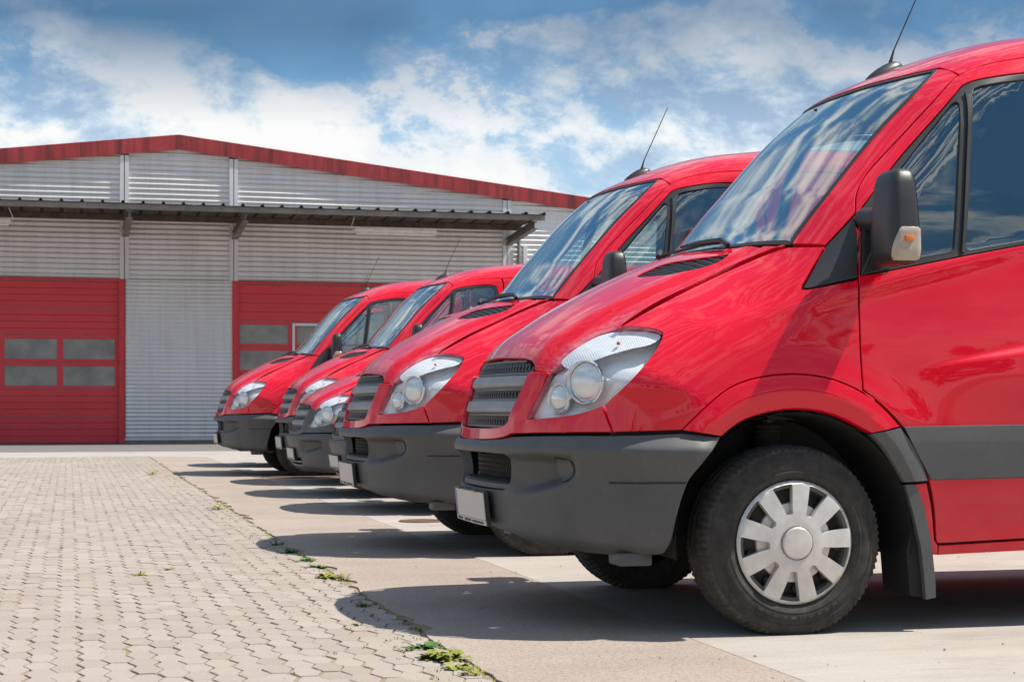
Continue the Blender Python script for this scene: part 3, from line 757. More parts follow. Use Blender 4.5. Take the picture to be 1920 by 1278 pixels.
    mf = [(1.436, .556), (1.480, .556), (1.516, .465), (1.546, .323), (1.560, .20), (1.562, .128), (1.522, .122), (1.515, .20), (1.50, .323), (1.468, .45)]
    y1 = .992*sd; y0 = .965*sd
    n_ = len(mf); V = [(x, y1, z) for x, z in mf]+[(x, y0, z) for x, z in mf]; F = [list(range(n_)), list(range(n_, 2*n_))[::-1]]+[[i, n_+i, n_+(i+1) % n_, (i+1) % n_] for i in range(n_)]
    fl = mesh_obj('mud_flap', V, F, 'grey_plastic', root, van=True, sharp=30)
    fq = [(1.475, .40), (1.50, .40), (1.530, .30), (1.535, .125), (1.470, .135), (1.455, .30)]
    V = [(x, .964*sd, z) for x, z in fq]+[(x, .74*sd, z) for x, z in fq]; n_ = len(fq)
    mesh_obj('flap_sheet', V, [list(range(n_)), list(range(n_, 2*n_))[::-1]]+[[i, n_+i, n_+(i+1) % n_, (i+1) % n_] for i in range(n_)], 'underbody_black', fl, van=True, smooth=False)
    # windscreen pillar
    ws_o = cat_rom([(1.070, 1.477), (1.214, 1.650), (1.449, 1.908), (1.656, 2.109), (1.776, 2.212)], 5)
    lp = ws_o+[(1.795, 2.198), (1.80, 2.166)]+cat_rom(DSEAM[:7], 4)[::-1][1:]+[(1.272, 1.578), (1.158, 1.463)]
    ap = panel('windscreen_pillar', B, 'xz', [lp], 'red_paint', root, sd, res=.025, thick=.03)
    # black corner trim ahead of the door
    panel('corner_trim', B, 'xz', [[(1.042, 1.294), (1.158, 1.459), (1.276, 1.577), (1.253, 1.335), (1.06, 1.290)]], 'black_plastic', root, sd, res=.04, off=.004, thick=.02)
    # door with window opening
    XR = 2.335
    door_o = DFRONT+cat_rom(DSEAM, 3)+[(2.350, 2.20), (2.360, 1.5), (2.362, .9), (2.360, .36), (2.34, .345)]+[(1.96, .341), (1.61, .329)]+cat_rom(DARCH[::-1], 3)[1:-1]
    ap_o = [(1.262, 1.345), (1.276, 1.47), (1.297, 1.597)]+cat_rom([(1.353, 1.660), (1.477, 1.800), (1.636, 1.960), (1.765, 2.092), (1.795, 2.118), (1.861, 2.142), (2.039, 2.169), (2.20, 2.176), (2.27, 2.165)], 3)+[(2.285, 2.10), (2.295, 1.56), (2.285, 1.535), (2.25, 1.53), (1.963, 1.478), (1.674, 1.424), (1.388, 1.366)]
    d = panel('door', B, 'xz', [door_o, ap_o], 'red_paint', root, sd, res=.022, thick=.03, feat=[(x, 1.005+(x-1.52)*.205-f*(.012+.04*float(sstep(1.5, 2.2, x)))) for x in np.arange(1.46, 2.345, .016) for f in (-.25, 0, .2, .4, .6, .8, 1., 1.25)])
    qg = cat_rom([(1.750, 2.036), (1.742, 2.045), (1.725, 2.035)], 2)+[(1.485, 1.775), (1.429, 1.719)]+[(1.395, 1.404)]+[(1.528, 1.426), (1.655, 1.450), (1.664, 1.462)]
    mg = [(1.716, 1.462), (1.812, 2.075)]+cat_rom([(1.822, 2.095), (1.854, 2.113), (2.034, 2.140), (2.20, 2.150), (2.245, 2.140)], 2)+[(2.258, 2.10), (2.268, 1.575), (2.25, 1.552), (1.965, 1.499), (1.73, 1.456)]
    wf = panel('window_frame', B, 'xz', [ap_o, qg, mg], 'black_plastic', d, sd, res=.05, gap=.0015, thick=.025, off=-.003)
    for lp in (qg, mg): panel('side_window', B, 'xz', [lp], 'window_glass', d, sd, res=.035, gap=-.004, thick=0, off=-.013, rim=False)
    pb = [(1.690, 1.44), (1.786, 2.085), (1.80, 2.07), (1.704, 1.44)]
    panel('window_bar', B, 'xz', [pb], 'rubber_seal', wf, sd, res=.05, gap=0, thick=.012, off=.006)
    # side band: proud, chamfered top
    def band(nm, x_of_top, x_of_bot, xe, par):
        V = []; F = []; n = 20; rows = [(.776, .002, 0), (.774, .014, 0), (.716, .019, 0), (.712, .019, 0), (.576, .014, 0), (.570, .002, 0)]
        for z, o_, _ in rows:
            x0 = np.interp(z, [.57, .64, .70, .776], [x_of_bot, (x_of_bot*.62+x_of_top*.38), (x_of_bot*.33+x_of_top*.67), x_of_top]); xs = np.linspace(x0, xe, n)
            zz = z+(xs-1.45)*.013; V += np.stack([xs, (B.Ws(zz)+o_)*sd, zz], 1).tolist()
        for r in range(5): F += [[r*n+i, r*n+i+1, (r+1)*n+i+1, (r+1)*n+i][::(-1 if sd > 0 else 1)] for i in range(n-1)]
        for e in (0, n-1): F.append([r*n+e for r in range(6)][::(1 if (e == 0) == (sd > 0) else -1)])
        return mesh_obj(nm, V, F, 'grey_plastic', par, van=True, sharp=25)
    band('side_band', 1.428, 1.545, 2.352, d)
    hb_ = MB(); yh = float(B.Ws(np.array([1.17])))*sd
    hb_.bevbox(2.12, 2.31, min(yh, yh+.035*sd), max(yh, yh+.035*sd), 1.155, 1.195, .012); hb_.build('door_handle', 'black_plastic', d, van=True)
    # sill
    sl_ = [(1.592, .282), (1.592, .322), (1.62, .324), (1.96, .336), (2.36, .342), (3.95, .36), (3.95, .31), (2.36, .300), (1.96, .291)]
    panel('sill', B, 'xz', [sl_], 'red_paint', root, sd, res=.08, off=-.004, thick=.03)
    # rear body side with sliding door seam, rear arch
    RA = 4.665; arch = [(RA+.46*math.cos(t), .345+.46*math.sin(t)) for t in np.linspace(math.pi-.05, .05, 26)]
    zt = lambda x: 2.254+.004*(x-2.3)
    s1 = [(2.366, .35), (2.368, .9), (2.366, 1.5), (2.356, 2.20), (2.345, 2.256)]+[(x, zt(x)) for x in np.linspace(2.6, 3.62, 5)]+[(3.62, .36)]
    s2 = [(3.63, .36), (3.63, zt(3.63))]+[(x, zt(x)) for x in np.linspace(3.9, XEND, 7)]+[(XEND, .40)]+[(5.13, .385)]+arch[::-1]+[(4.2, .365)]
    w = panel('cargo_side', B, 'xz', [s2], 'red_paint', root, sd, res=.09)
    panel('sliding_door', B, 'xz', [s1], 'red_paint', root, sd, res=.09)
    for x0, x1, pn in ((2.372, 3.61, 'side_band'), (3.64, 4.19, 'side_band'), (5.14, 5.88, 'side_band')): band(pn, x0, x0, x1, w)
    # dark shell added behind the gaps to block light, and the wheel housing
    wh = [(1.0+.50*math.cos(t), .36+.50*math.sin(t)) for t in np.linspace(-.35, math.pi+.25, 30)]
    sh = [(.32, .76)]+[(.30, .86), (.40, .95), (.50, 1.06), (.52, 1.14), (.60, 1.24), (.9, 1.38), (1.06, 1.44), (1.25, 1.37), (2.36, 1.50), (2.36, .36), (1.62, .36)]+wh+[(.46, .50), (.34, .6)]
    panel('light_block_shell', B, 'xz', [sh], 'underbody_black', root, sd, res=.08, off=-.024, thick=0, rim=False, gap=0)
    for xc, rr, nm in ((1.0, .475, 'wheel_housing'), (RA, .455, 'wheel_housing')):
        hb = MB(); hb.lathe([(rr, -.012), (rr-.005, -.04), (rr-.015, -.30), (rr-.02, -.36), (.0, -.36)], (xc, .985*sd, .355), 30, R_(-8), R_(188), sgn=sd); hb.build(nm, 'underbody_black', root, van=True)
    if sd > 0:
        sb = MB()
        for k in range(7): sb.lathe([(.05, 0), (.062, .009), (.05, .018)], (1.0, .70, .66+k*.018), 14, axis='z')
        sb.tube([(1.0, .70, .35), (1.0, .70, .80)], .028, 10); sb.build('suspension_strut', 'tow_steel', root, van=True)
    # mirror
    mb_ = mirror_parts(B, root, sd)

def mirror_parts(B, root, sd):
    base = panel('mirror_base', B, 'xz', [[(1.264, 1.340), (1.278, 1.47), (1.298, 1.594), (1.352, 1.656), (1.405, 1.712), (1.400, 1.560), (1.392, 1.372)]], 'black_plastic', root, sd, res=.05, off=.010, gap=.003, thick=.02)
    arm = MB(); arm.tube([(1.318, .90*sd, 1.56), (1.322, .965*sd, 1.555), (1.335, 1.02*sd, 1.55)], [.05, .045, .05], 12); arm.tube([(1.328, .93*sd, 1.395), (1.330, .975*sd, 1.40), (1.340, 1.02*sd, 1.41)], [.035, .028, .03], 10); arm.build('mirror_arm', 'black_plastic', base, van=True)
    # housing: stacked rounded rectangles from bottom to top
    V = []; F = []; n = 40; secs = []
    Z = [1.372, 1.376, 1.388, 1.42, 1.50, 1.60, 1.67, 1.705, 1.722, 1.727]
    for i, z in enumerate(Z):
        f = (z-Z[0])/(Z[-1]-Z[0]); ins = [.055, .03, .012, .003, 0, .002, .006, .014, .032, .06][i]
        ya, yb = .992+.004*f+ins, 1.222-.032*f-ins; xa, xb = 1.268+.018*f+ins*.8, 1.402-.012*f-ins*.6
        cx, cy, hx, hy = (xa+xb)/2, (ya+yb)/2, max((xb-xa)/2, .004), max((yb-ya)/2, .004)
        for k in range(n):
            t = 2*math.pi*k/n; e = .48; c, s_ = math.cos(t), math.sin(t)
            V.append((cx+hx*math.copysign(abs(c)**e, c), (cy+hy*math.copysign(abs(s_)**e, s_))*sd, z))
    for i in range(len(Z)-1): F += [[i*n+k, i*n+(k+1) % n, (i+1)*n+(k+1) % n, (i+1)*n+k][::(-1 if sd > 0 else 1)] for k in range(n)]
    F += [list(range(n))[::(1 if sd > 0 else -1)], [(len(Z)-1)*n+k for k in range(n)][::(-1 if sd > 0 else 1)]]
    h = mesh_obj('mirror_housing', V, F, 'black_plastic', base, van=True, sharp=45)
    def hous(tt, z, o_):
        f = (z-Z[0])/(Z[-1]-Z[0]); ins = float(np.interp(z, Z, [.055, .03, .012, .003, 0, .002, .006, .014, .032, .06]))
        ya, yb = .992+.004*f+ins, 1.222-.032*f-ins; xa, xb = 1.268+.018*f+ins*.8, 1.402-.012*f-ins*.6
        cx, cy, hx, hy = (xa+xb)/2, (ya+yb)/2, (xb-xa)/2+o_, (yb-ya)/2+o_; c, s_ = math.cos(tt), math.sin(tt); e = .48
        return (cx+hx*math.copysign(abs(c)**e, c), (cy+hy*math.copysign(abs(s_)**e, s_))*sd, z)
    sm = MB()
    for k in range(1): sm.tube([hous(math.pi*.27, z, .0003) for z in np.linspace(1.40, 1.70, 14)], .0022, 5)
    sm.build('housing_seam', 'underbody_black', h, van=True)
    gl = MB(); gl.bevbox(1.380, 1.3985, min(1.03*sd, 1.14*sd), max(1.03*sd, 1.14*sd), 1.42, 1.55, .003); gl.build('mirror_glass', 'chrome', h, van=True)
    # repeater lamp: a clear patch wrapped over the lower outer corner of the housing
    V = []; F = []; nz, nt = 12, 22
    for i in range(nz):
        z = 1.378+.132*i/(nz-1); f = i/(nz-1); ta = math.pi*.30; tb = math.pi*float(np.interp(f, [0, .15, .5, .9, 1], [.78, .83, .76, .60, .54]))
        for j in range(nt):
            edge = min(i, nz-1-i, j, nt-1-j); V.append(hous(ta+(tb-ta)*j/(nt-1), z, .006 if edge > 0 else -.003))
    for i in range(nz-1): F += [[i*nt+j, i*nt+j+1, (i+1)*nt+j+1, (i+1)*nt+j][::(-1 if sd > 0 else 1)] for j in range(nt-1)]
    rp = mesh_obj('repeater_lamp', V, F, 'repeater_clear', h, van=True, sharp=60)
    bb = MB(); bb.bevbox(1.318, 1.352, min(1.205*sd, 1.2275*sd), max(1.205*sd, 1.2275*sd), 1.452, 1.474, .005); bb.build('repeater_bulb', 'orange_lens', rp, van=True)
    return base

def bumper_parts(B, root, xz, yz, compact):
    side = xz(cat_rom([(.700, .739), (.593, .605), (.568, .562), (.542, .478), (.521, .366), (.500, .312)], 4))
    top = yz([(0, .722), (.2, .720), (.38, .728), (.44, .738), (.55, .742), (.7, .746), (.80, .748)])+xz([(.32, .748), (.45, .752), (.552, .757), (.62, .752)])
    bot = xz([(.477, .303), (.42, .299), (.363, .296)])+yz([(.72, .297), (.63, .309), (.5, .334), (.38, .357), (.2, .372), (0, .376)])
    loop = mirror_loop(top+side+bot)
    hole = yz([(0, .664), (.30, .664), (.425, .662), (.440, .650), (.418, .560), (.395, .535), (.36, .527), (.2, .524), (0, .523)])
    hl = mirror_loop(hole)
    if compact: hl = mirror_loop(yz([(0, .455), (.30, .455), (.385, .452), (.395, .44), (.365, .335), (.34, .325), (.2, .322), (0, .322)])); loop = mirror_loop(yz([(0, .722), (.2, .720), (.38, .728), (.44, .738), (.55, .742), (.7, .746), (.80, .748)])+xz([(.32, .748), (.45, .752), (.552, .757), (.62, .752)])+side+xz([(.477, .303), (.42, .29), (.363, .286)])+yz([(.72, .285), (.63, .288), (.5, .29), (.38, .29), (.2, .29), (0, .29)]))
    def disp(P):
        z = P[:, 2]; x = P[:, 0]; y = np.abs(P[:, 1])
        d = .036*sstep(.758, .694, z)*sstep(.74, .60, x)*(1-.6*sstep(.68, .58, z))+.004*np.exp(-((z-.688)/.012)**2)
        # scoop towards the fog lamp cover, fading outwards
        zl = .515+.06*np.clip((y-.44)/.30, 0, 1.3)**2
        sc = sstep(zl-.012, zl+.035, z)*sstep(.675, .640, z)*sstep(.785, .715, y)*sstep(.36, .50, y)
        d = d-.060*sc*np.clip((y-.36)/.3, 0, 1)-.012*sc
        return d-.018*sstep(.36, .29, z)
    b = panel('bumper', B, 'st', [loop, hl], 'grey_plastic', root, res=.015, bres=.015, thick=.05, disp=disp, bev=.006, gap=.002)
    def bsurf(q, o_): return Surf(B, 'st', o_, disp).pos(np.array(q)*[1, KTH])
    # dark intake behind the opening, a mesh and a step
    z0, z1 = (.31, .465) if compact else (.515, .672)
    q = hl if compact else hl
    panel('intake_recess', B, 'st', [q], 'underbody_black', b, res=.06, off=-.10, gap=-.03, thick=.0, rim=False)
    if not compact:
        st = MB(); V = []; F = []; n = 30; ys = np.linspace(-.40, .40, n)
        for z, o_ in ((.528, -.0), (.545, -.006), (.550, -.016), (.550, -.09)):
            qq = np.array(yz(np.stack([ys, np.full(n, z)], 1)))*[1, KTH]; V += (Surf(B, 'st', o_-.001).pos(qq)).tolist()
        for r in range(3): F += [[r*n+i, r*n+i+1, (r+1)*n+i+1, (r+1)*n+i] for i in range(n-1)]
        mesh_obj('bumper_step', V, F, 'grey_plastic', b, van=True)
        mb = MB()
        for k in range(26):
            y = -.39+k*.0312; qq = np.array(yz([(y, .551), (y, .552)]))*[1, KTH]; p = Surf(B, 'st', -.018).pos(qq)[0]; p2 = p+np.array([.06, 0, .002]); mb.tube([p, p2], .004, 4)
        for o_ in (-.02, -.04, -.06):
            qq = np.array(yz(np.stack([ys, np.full(n, .552)], 1)))*[1, KTH]; mb.tube(Surf(B, 'st', o_).pos(qq), .003, 4)
        mb.build('step_grip', 'rubber_seal', b, van=True)
        mb = MB(); zz = np.linspace(.552, .655, 7)
        for sgn in (-1, 1):
            for y0 in np.arange(-.52, .52, .026):
                yy = y0+sgn*(zz-.552)*.55; ok = np.abs(yy) < .40
                if ok.sum() < 2: continue
                qq = np.array(yz(np.stack([yy[ok], zz[ok]], 1)))*[1, KTH]; mb.tube(Surf(B, 'st', -.07).pos(qq), .0028, 4, cap=False)
        mb.build('intake_mesh', 'rubber_seal', b, van=True)
    else:
        for z in (.362, .408):
            ys = np.linspace(-.375, .375, 24); qq = np.array(yz(np.stack([ys, np.full(24, z)], 1)))*[1, KTH]; MB().tube(Surf(B, 'st', .004).pos(qq), .011, 6).build('intake_bar', 'satin_grey', b, van=True)
        for y in (-.25, -.08, .08, .25):
            qq = np.array(yz([(y, .322), (y, .39), (y, .455)]))*[1, KTH]; MB().tube(Surf(B, 'st', -.03).pos(qq), .012, 6).build('intake_bar', 'black_plastic', b, van=True)
    # fog lamp covers
    for sd in (1, -1):
        if compact: continue
        lp = [(y*sd, z) for y, z in cat_rom([(.675, .655), (.70, .658), (.73, .650), (.748, .625), (.745, .595), (.728, .575), (.705, .570), (.682, .582), (.671, .615)], 4, True)]
        q = yz([(abs(y), z) for y, z in lp]); q = [(s, t*sd) for s, t in q]
        fc = panel('fog_cover', B, 'st', [q], 'grey_plastic', b, res=.02, off=.006, gap=.002, thick=.03, bev=.003, disp=lambda P: disp(P)*.55)
        MB().tube(bsurf(q+[q[0]], .001), .0045, 5).build('fog_gap_shade', 'underbody_black', fc, van=True)  # black ring puts the shade of the gap round the cover into colour
        gq = yz([(y_, .572) for y_ in np.linspace(.86, .925, 5)])+xz([(x_, .573) for x_ in np.linspace(.45, .565, 6)]); gq = [(s, t*sd) for s, t in gq]
        MB().tube(bsurf(gq, .0005), .0030, 5).build('groove_shade_line', 'underbody_black', b, van=True)  # black bead paints the shade of a groove, nothing is cut in
        # tow eye block under the corner
        t = MB(); t.bevbox(.34, .47, min(.74*sd, .88*sd), max(.74*sd, .88*sd), .262, .312, .012); t.build('corner_block', 'grey_plastic', b, van=True)
    # number plate in its holder, with the blue strip and a line of small print
    zc, xo = (.47, -.026) if compact else (.450, -.026)
    if compact: zc = .50
    pl = empty('number_plate'); pl.parent = root
    def curved(nm, y0, y1, z0, z1, off_, m, par, th=.004, n=12):
        V = []; F = []
        ys = np.linspace(y0, y1, n)
        for k, o_ in enumerate((0, -th)):
            for z in (z0, z1): V += [(xo+off_-o_+.10*y*y+(zc-z)*.10, y, z) for y in ys]
        for (a, c_, fl) in ((0, 1, 1), (2, 3, 0)): F += [[a*n+i, a*n+i+1, c_*n+i+1, c_*n+i][::(1 if fl else -1)] for i in range(n-1)]
        for a, c_ in ((0, 2), (3, 1)): F += [[a*n+i, c_*n+i, c_*n+i+1, a*n+i+1] for i in range(n-1)]
        F += [[0, n, 3*n, 2*n], [n-1, 3*n-1, 4*n-1, 2*n-1]]
        return mesh_obj(nm, V, F, m, par, van=True, smooth=False)
    curved('plate_holder', -.268, .268, zc-.075, zc+.066, .003, 'rubber_seal', pl, .012)
    curved('plate_face', -.216, .258, zc-.052, zc+.058, -.004, 'number_plate', pl)
    curved('plate_strip', -.260, -.218, zc-.052, zc+.058, -.004, 'plate_blue', pl)
    curved('holder_strip', -.260, .260, zc-.073, zc-.054, -.003, 'number_plate', pl)
    for k in range(26):
        if k in (6, 7, 15): continue
        y = -.23+k*.0178; curved('print_mark', y, y+.010, zc-.069, zc-.059, -.0045, 'print_dark', pl, .001, 2)
    for y in (-.15, .15): curved('plate_clip', y-.012, y+.012, zc+.056, zc+.064, -.006, 'black_plastic', pl, .002, 2)

def rest_parts(B, root, XEND, compact, rear):
    # underbody, bulkhead, cabin
    u = MB(); u.box(.62, 5.6, -.60, .60, .27, .52); u.box(1.5, 4.1, -.90, .90, .34, .56); u.box(.40, 1.6, -.58, .58, .40, .9); u.box(5.15, 5.85, -.9, .9, .40, .56); u.build('underbody', 'underbody_black', root, smooth=False, van=True)
    u = MB(); u.tube([(1., -.80, .34), (1., .80, .34)], .045, 10); u.build('axle', 'underbody_black', root, van=True); u = MB(); u.tube([(4.665, -.8, .34), (4.665, .8, .34)], .06, 10); u.build('axle', 'underbody_black', root, van=True)
    f = MB(); f.box(1.60, 2.5, -.93, .93, .58, .64); f.box(1.05, 1.60, -.58, .58, .58, .64); f.build('cabin_floor', 'interior_grey', root, smooth=False, van=True)
    bk = MB(); bk.box(2.52, 2.56, -.80, .80, .60, 2.26); bk.box(2.52, 2.56, -.92, .92, .60, 1.6); bk.build('bulkhead', 'interior_grey', root, smooth=False, van=True)
    fw = MB(); fw.box(1.02, 1.06, -.70, .70, .95, 1.36); fw.box(1.10, 1.14, -.86, .86, .98, 1.26); fw.build('firewall', 'interior_grey', root, smooth=False, van=True)
    # dashboard: extruded profile, crowned
    prof = [(.98, 1.38), (1.04, 1.425), (1.18, 1.440), (1.33, 1.425), (1.42, 1.39), (1.46, 1.33), (1.44, 1.22), (1.50, 1.10), (1.42, .80), (1.0, .80)]
    MB().prism(prof, 'y', -.70, .70).build('dashboard', 'interior_grey', root, van=True, sharp=50)
    cl = MB(); cl.bevbox(1.20, 1.44, .20, .62, 1.42, 1.50, .03); cl.build('instrument_hood', 'interior_grey', root, van=True)
    # steering wheel (left hand drive)
    c = np.array([1.56, .42, 1.36]); ax = np.array([-.55, 0, .83]); ax /= np.linalg.norm(ax); e1 = np.array([0, 1., 0]); e2 = np.cross(ax, e1)
    MB().tube([c+.2*(math.cos(t)*e1+math.sin(t)*e2) for t in np.linspace(0, 2*math.pi, 33)], .016, 8, cap=False).build('steering_wheel', 'interior_grey', root, van=True)
    sp = MB(); 
    for t in (R_(0), R_(180), R_(-90)): sp.tube([c, c+.19*(math.cos(t)*e1+math.sin(t)*e2)], .02, 6)
    sp.tube([c+ax*.02, c-ax*.25], .045, 10); sp.build('steering_column', 'interior_grey', root, van=True)
    # seats: driver and double passenger
    for y0, y1 in ((.18, .70), (-.74, -.28), (-.27, .14)):
        s = MB(); s.bevbox(1.72, 2.26, y0, y1, .86, 1.02, .05, 3); st = s.build('seat', 'seat_fabric', root, van=True)
        s = MB(); s.bevbox(0, .15, y0, y1, 0, .66, .05, 3); V = np.array(s.V); a = R_(14)
        V = np.stack([2.16+V[:, 0]*math.cos(a)+V[:, 2]*math.sin(a), V[:, 1], .95-V[:, 0]*math.sin(a)+V[:, 2]*math.cos(a)], 1); mesh_obj('backrest', V, s.F, 'seat_fabric', st, van=True)
        ym = (y0+y1)/2; s = MB(); s.bevbox(2.34, 2.45, ym-.13, ym+.13, 1.60, 1.80, .04, 3); s.tube([(2.36, ym-.06, 1.5), (2.40, ym-.06, 1.66)], .008, 6); s.tube([(2.36, ym+.06, 1.5), (2.40, ym+.06, 1.66)], .008, 6); s.build('headrest', 'seat_fabric', st, van=True)
    hd = MB(); hd.box(1.86, 2.5, -.66, .66, 2.20, 2.225); hd.build('headliner', 'door_trim_grey', root, smooth=False, van=True)
    mr = MB(); mr.bevbox(1.50, 1.53, -.11, .11, 1.98, 2.05, .01); mr.tube([(1.515, 0, 2.04), (1.52, 0, 2.14)], .01, 6); mr.build('rear_view_mirror', 'interior_grey', root, van=True)
    # wipers
    for ya, yb, yc in ((.45, .20, -.10), (-.12, -.36, -.64)):
        def on(y, s_off, off): 
            q = np.array([[rear[-1][0]+s_off, 0]]); 
            th = float(B._th(np.array([q[0, 0]]), np.array([abs(y)]), np.array([1.5]))[0])*np.sign(y); sr = np.interp(abs(th), [t for s, t in rear][::-1], [s for s, t in rear][::-1])
            return Surf(B, 'st', off).pos(np.array([[sr+s_off, th*KTH]]))[0]
        w = MB(); w.tube([on(ya, .0, .012), on(ya-.05, .02, .030), on(yb, .05, .026), on(yb-.12, .045, .024)], [.011, .012, .009, .006], 8); wo = w.build('wiper', 'black_plastic', root, van=True)
        w = MB(); w.tube([on(y, .028+.03*math.sin((y-yc)/(ya-yc)*3.1), .010) for y in np.linspace(ya-.10, yc-.12, 12)], .006, 6); w.build('wiper_blade', 'rubber_seal', wo, van=True)
    # aerial
    zr = float(np.interp(1.80, B.A[400:, 0], B.A[400:, 1])); a = MB()
    V = []; F = []; n = 20
    for j, (dz, sc) in enumerate(((-.03, 1.06), (-.004, 1.), (.010, .84), (.022, .58), (.030, .30), (.033, .02))):
        for k in range(n):
            t = 2*math.pi*k/n; cx = 1.835+.035*j/5; V.append((cx+.088*sc*math.cos(t), .036*sc*math.sin(t), zr+.006+dz+.36*(cx+.088*sc*math.cos(t)-1.80)))
    for j in range(5): F += [[j*n+k, j*n+(k+1) % n, (j+1)*n+(k+1) % n, (j+1)*n+k][::-1] for k in range(n)]
    ae = mesh_obj('aerial_base', V, F, 'black_plastic', root, van=True)
    a = MB(); a.tube([(1.868, 0, zr+.050), (1.878, 0, zr+.085), (1.888, 0, zr+.118)], [.010, .006, .0042], 8); a.tube([(1.885, 0, zr+.112), (2.045, 0, zr+.455)], [.0034, .0026], 6); a.build('aerial_rod', 'rubber_seal', ae, van=True)
    # tail
    zt = 2.26; sec = [(B.Ws(np.array([z]))[0], z) for z in np.linspace(.40, 2.25, 16)]
    topq = B.st(np.full(12, B.L-.002), np.linspace(1.3, 0, 12)); out = [(y, z) for y, z in sec]+[(p[1], p[2]) for p in topq if p[2] > 2.26]
    poly = out+[(-y, z) for y, z in out[::-1] if y > 1e-4]
    n = len(poly); V = [(XEND-.01, y, z) for y, z in poly]+[(XEND+.02, y*.985, z) for y, z in poly]; F = [list(range(n)), list(range(n, 2*n))[::-1]]+[[i, n+i, n+(i+1) % n, (i+1) % n] for i in range(n)]
    t = mesh_obj('tail_doors', V, F, 'red_paint', root, van=True, smooth=False)
    for sd in (1, -1):
        l = MB(); l.bevbox(XEND+.005, XEND+.035, min(.86*sd, .95*sd), max(.86*sd, .95*sd), .85, 1.25, .01); l.build('tail_lamp', 'orange_lens', t, van=True)
        g = MB(); g.bevbox(XEND+.012, XEND+.028, min(.08*sd, .70*sd), max(.08*sd, .70*sd), 1.40, 2.02, .01); g.build('tail_window', 'rubber_seal', t, van=True)
    rb = MB(); rb.bevbox(XEND-.05, XEND+.10, -.93, .93, .38, .60, .03); rb.build('rear_bumper', 'grey_plastic', root, van=True)
    # wheels
    k = .93 if compact else 1.
    for sd in (1, -1):
        for X in (1.0, 4.665): wheel(root, X*k, .962*(.955 if compact else 1), Rw=.335 if compact else .362, z=.318 if compact else .345, side=sd, caps=True)
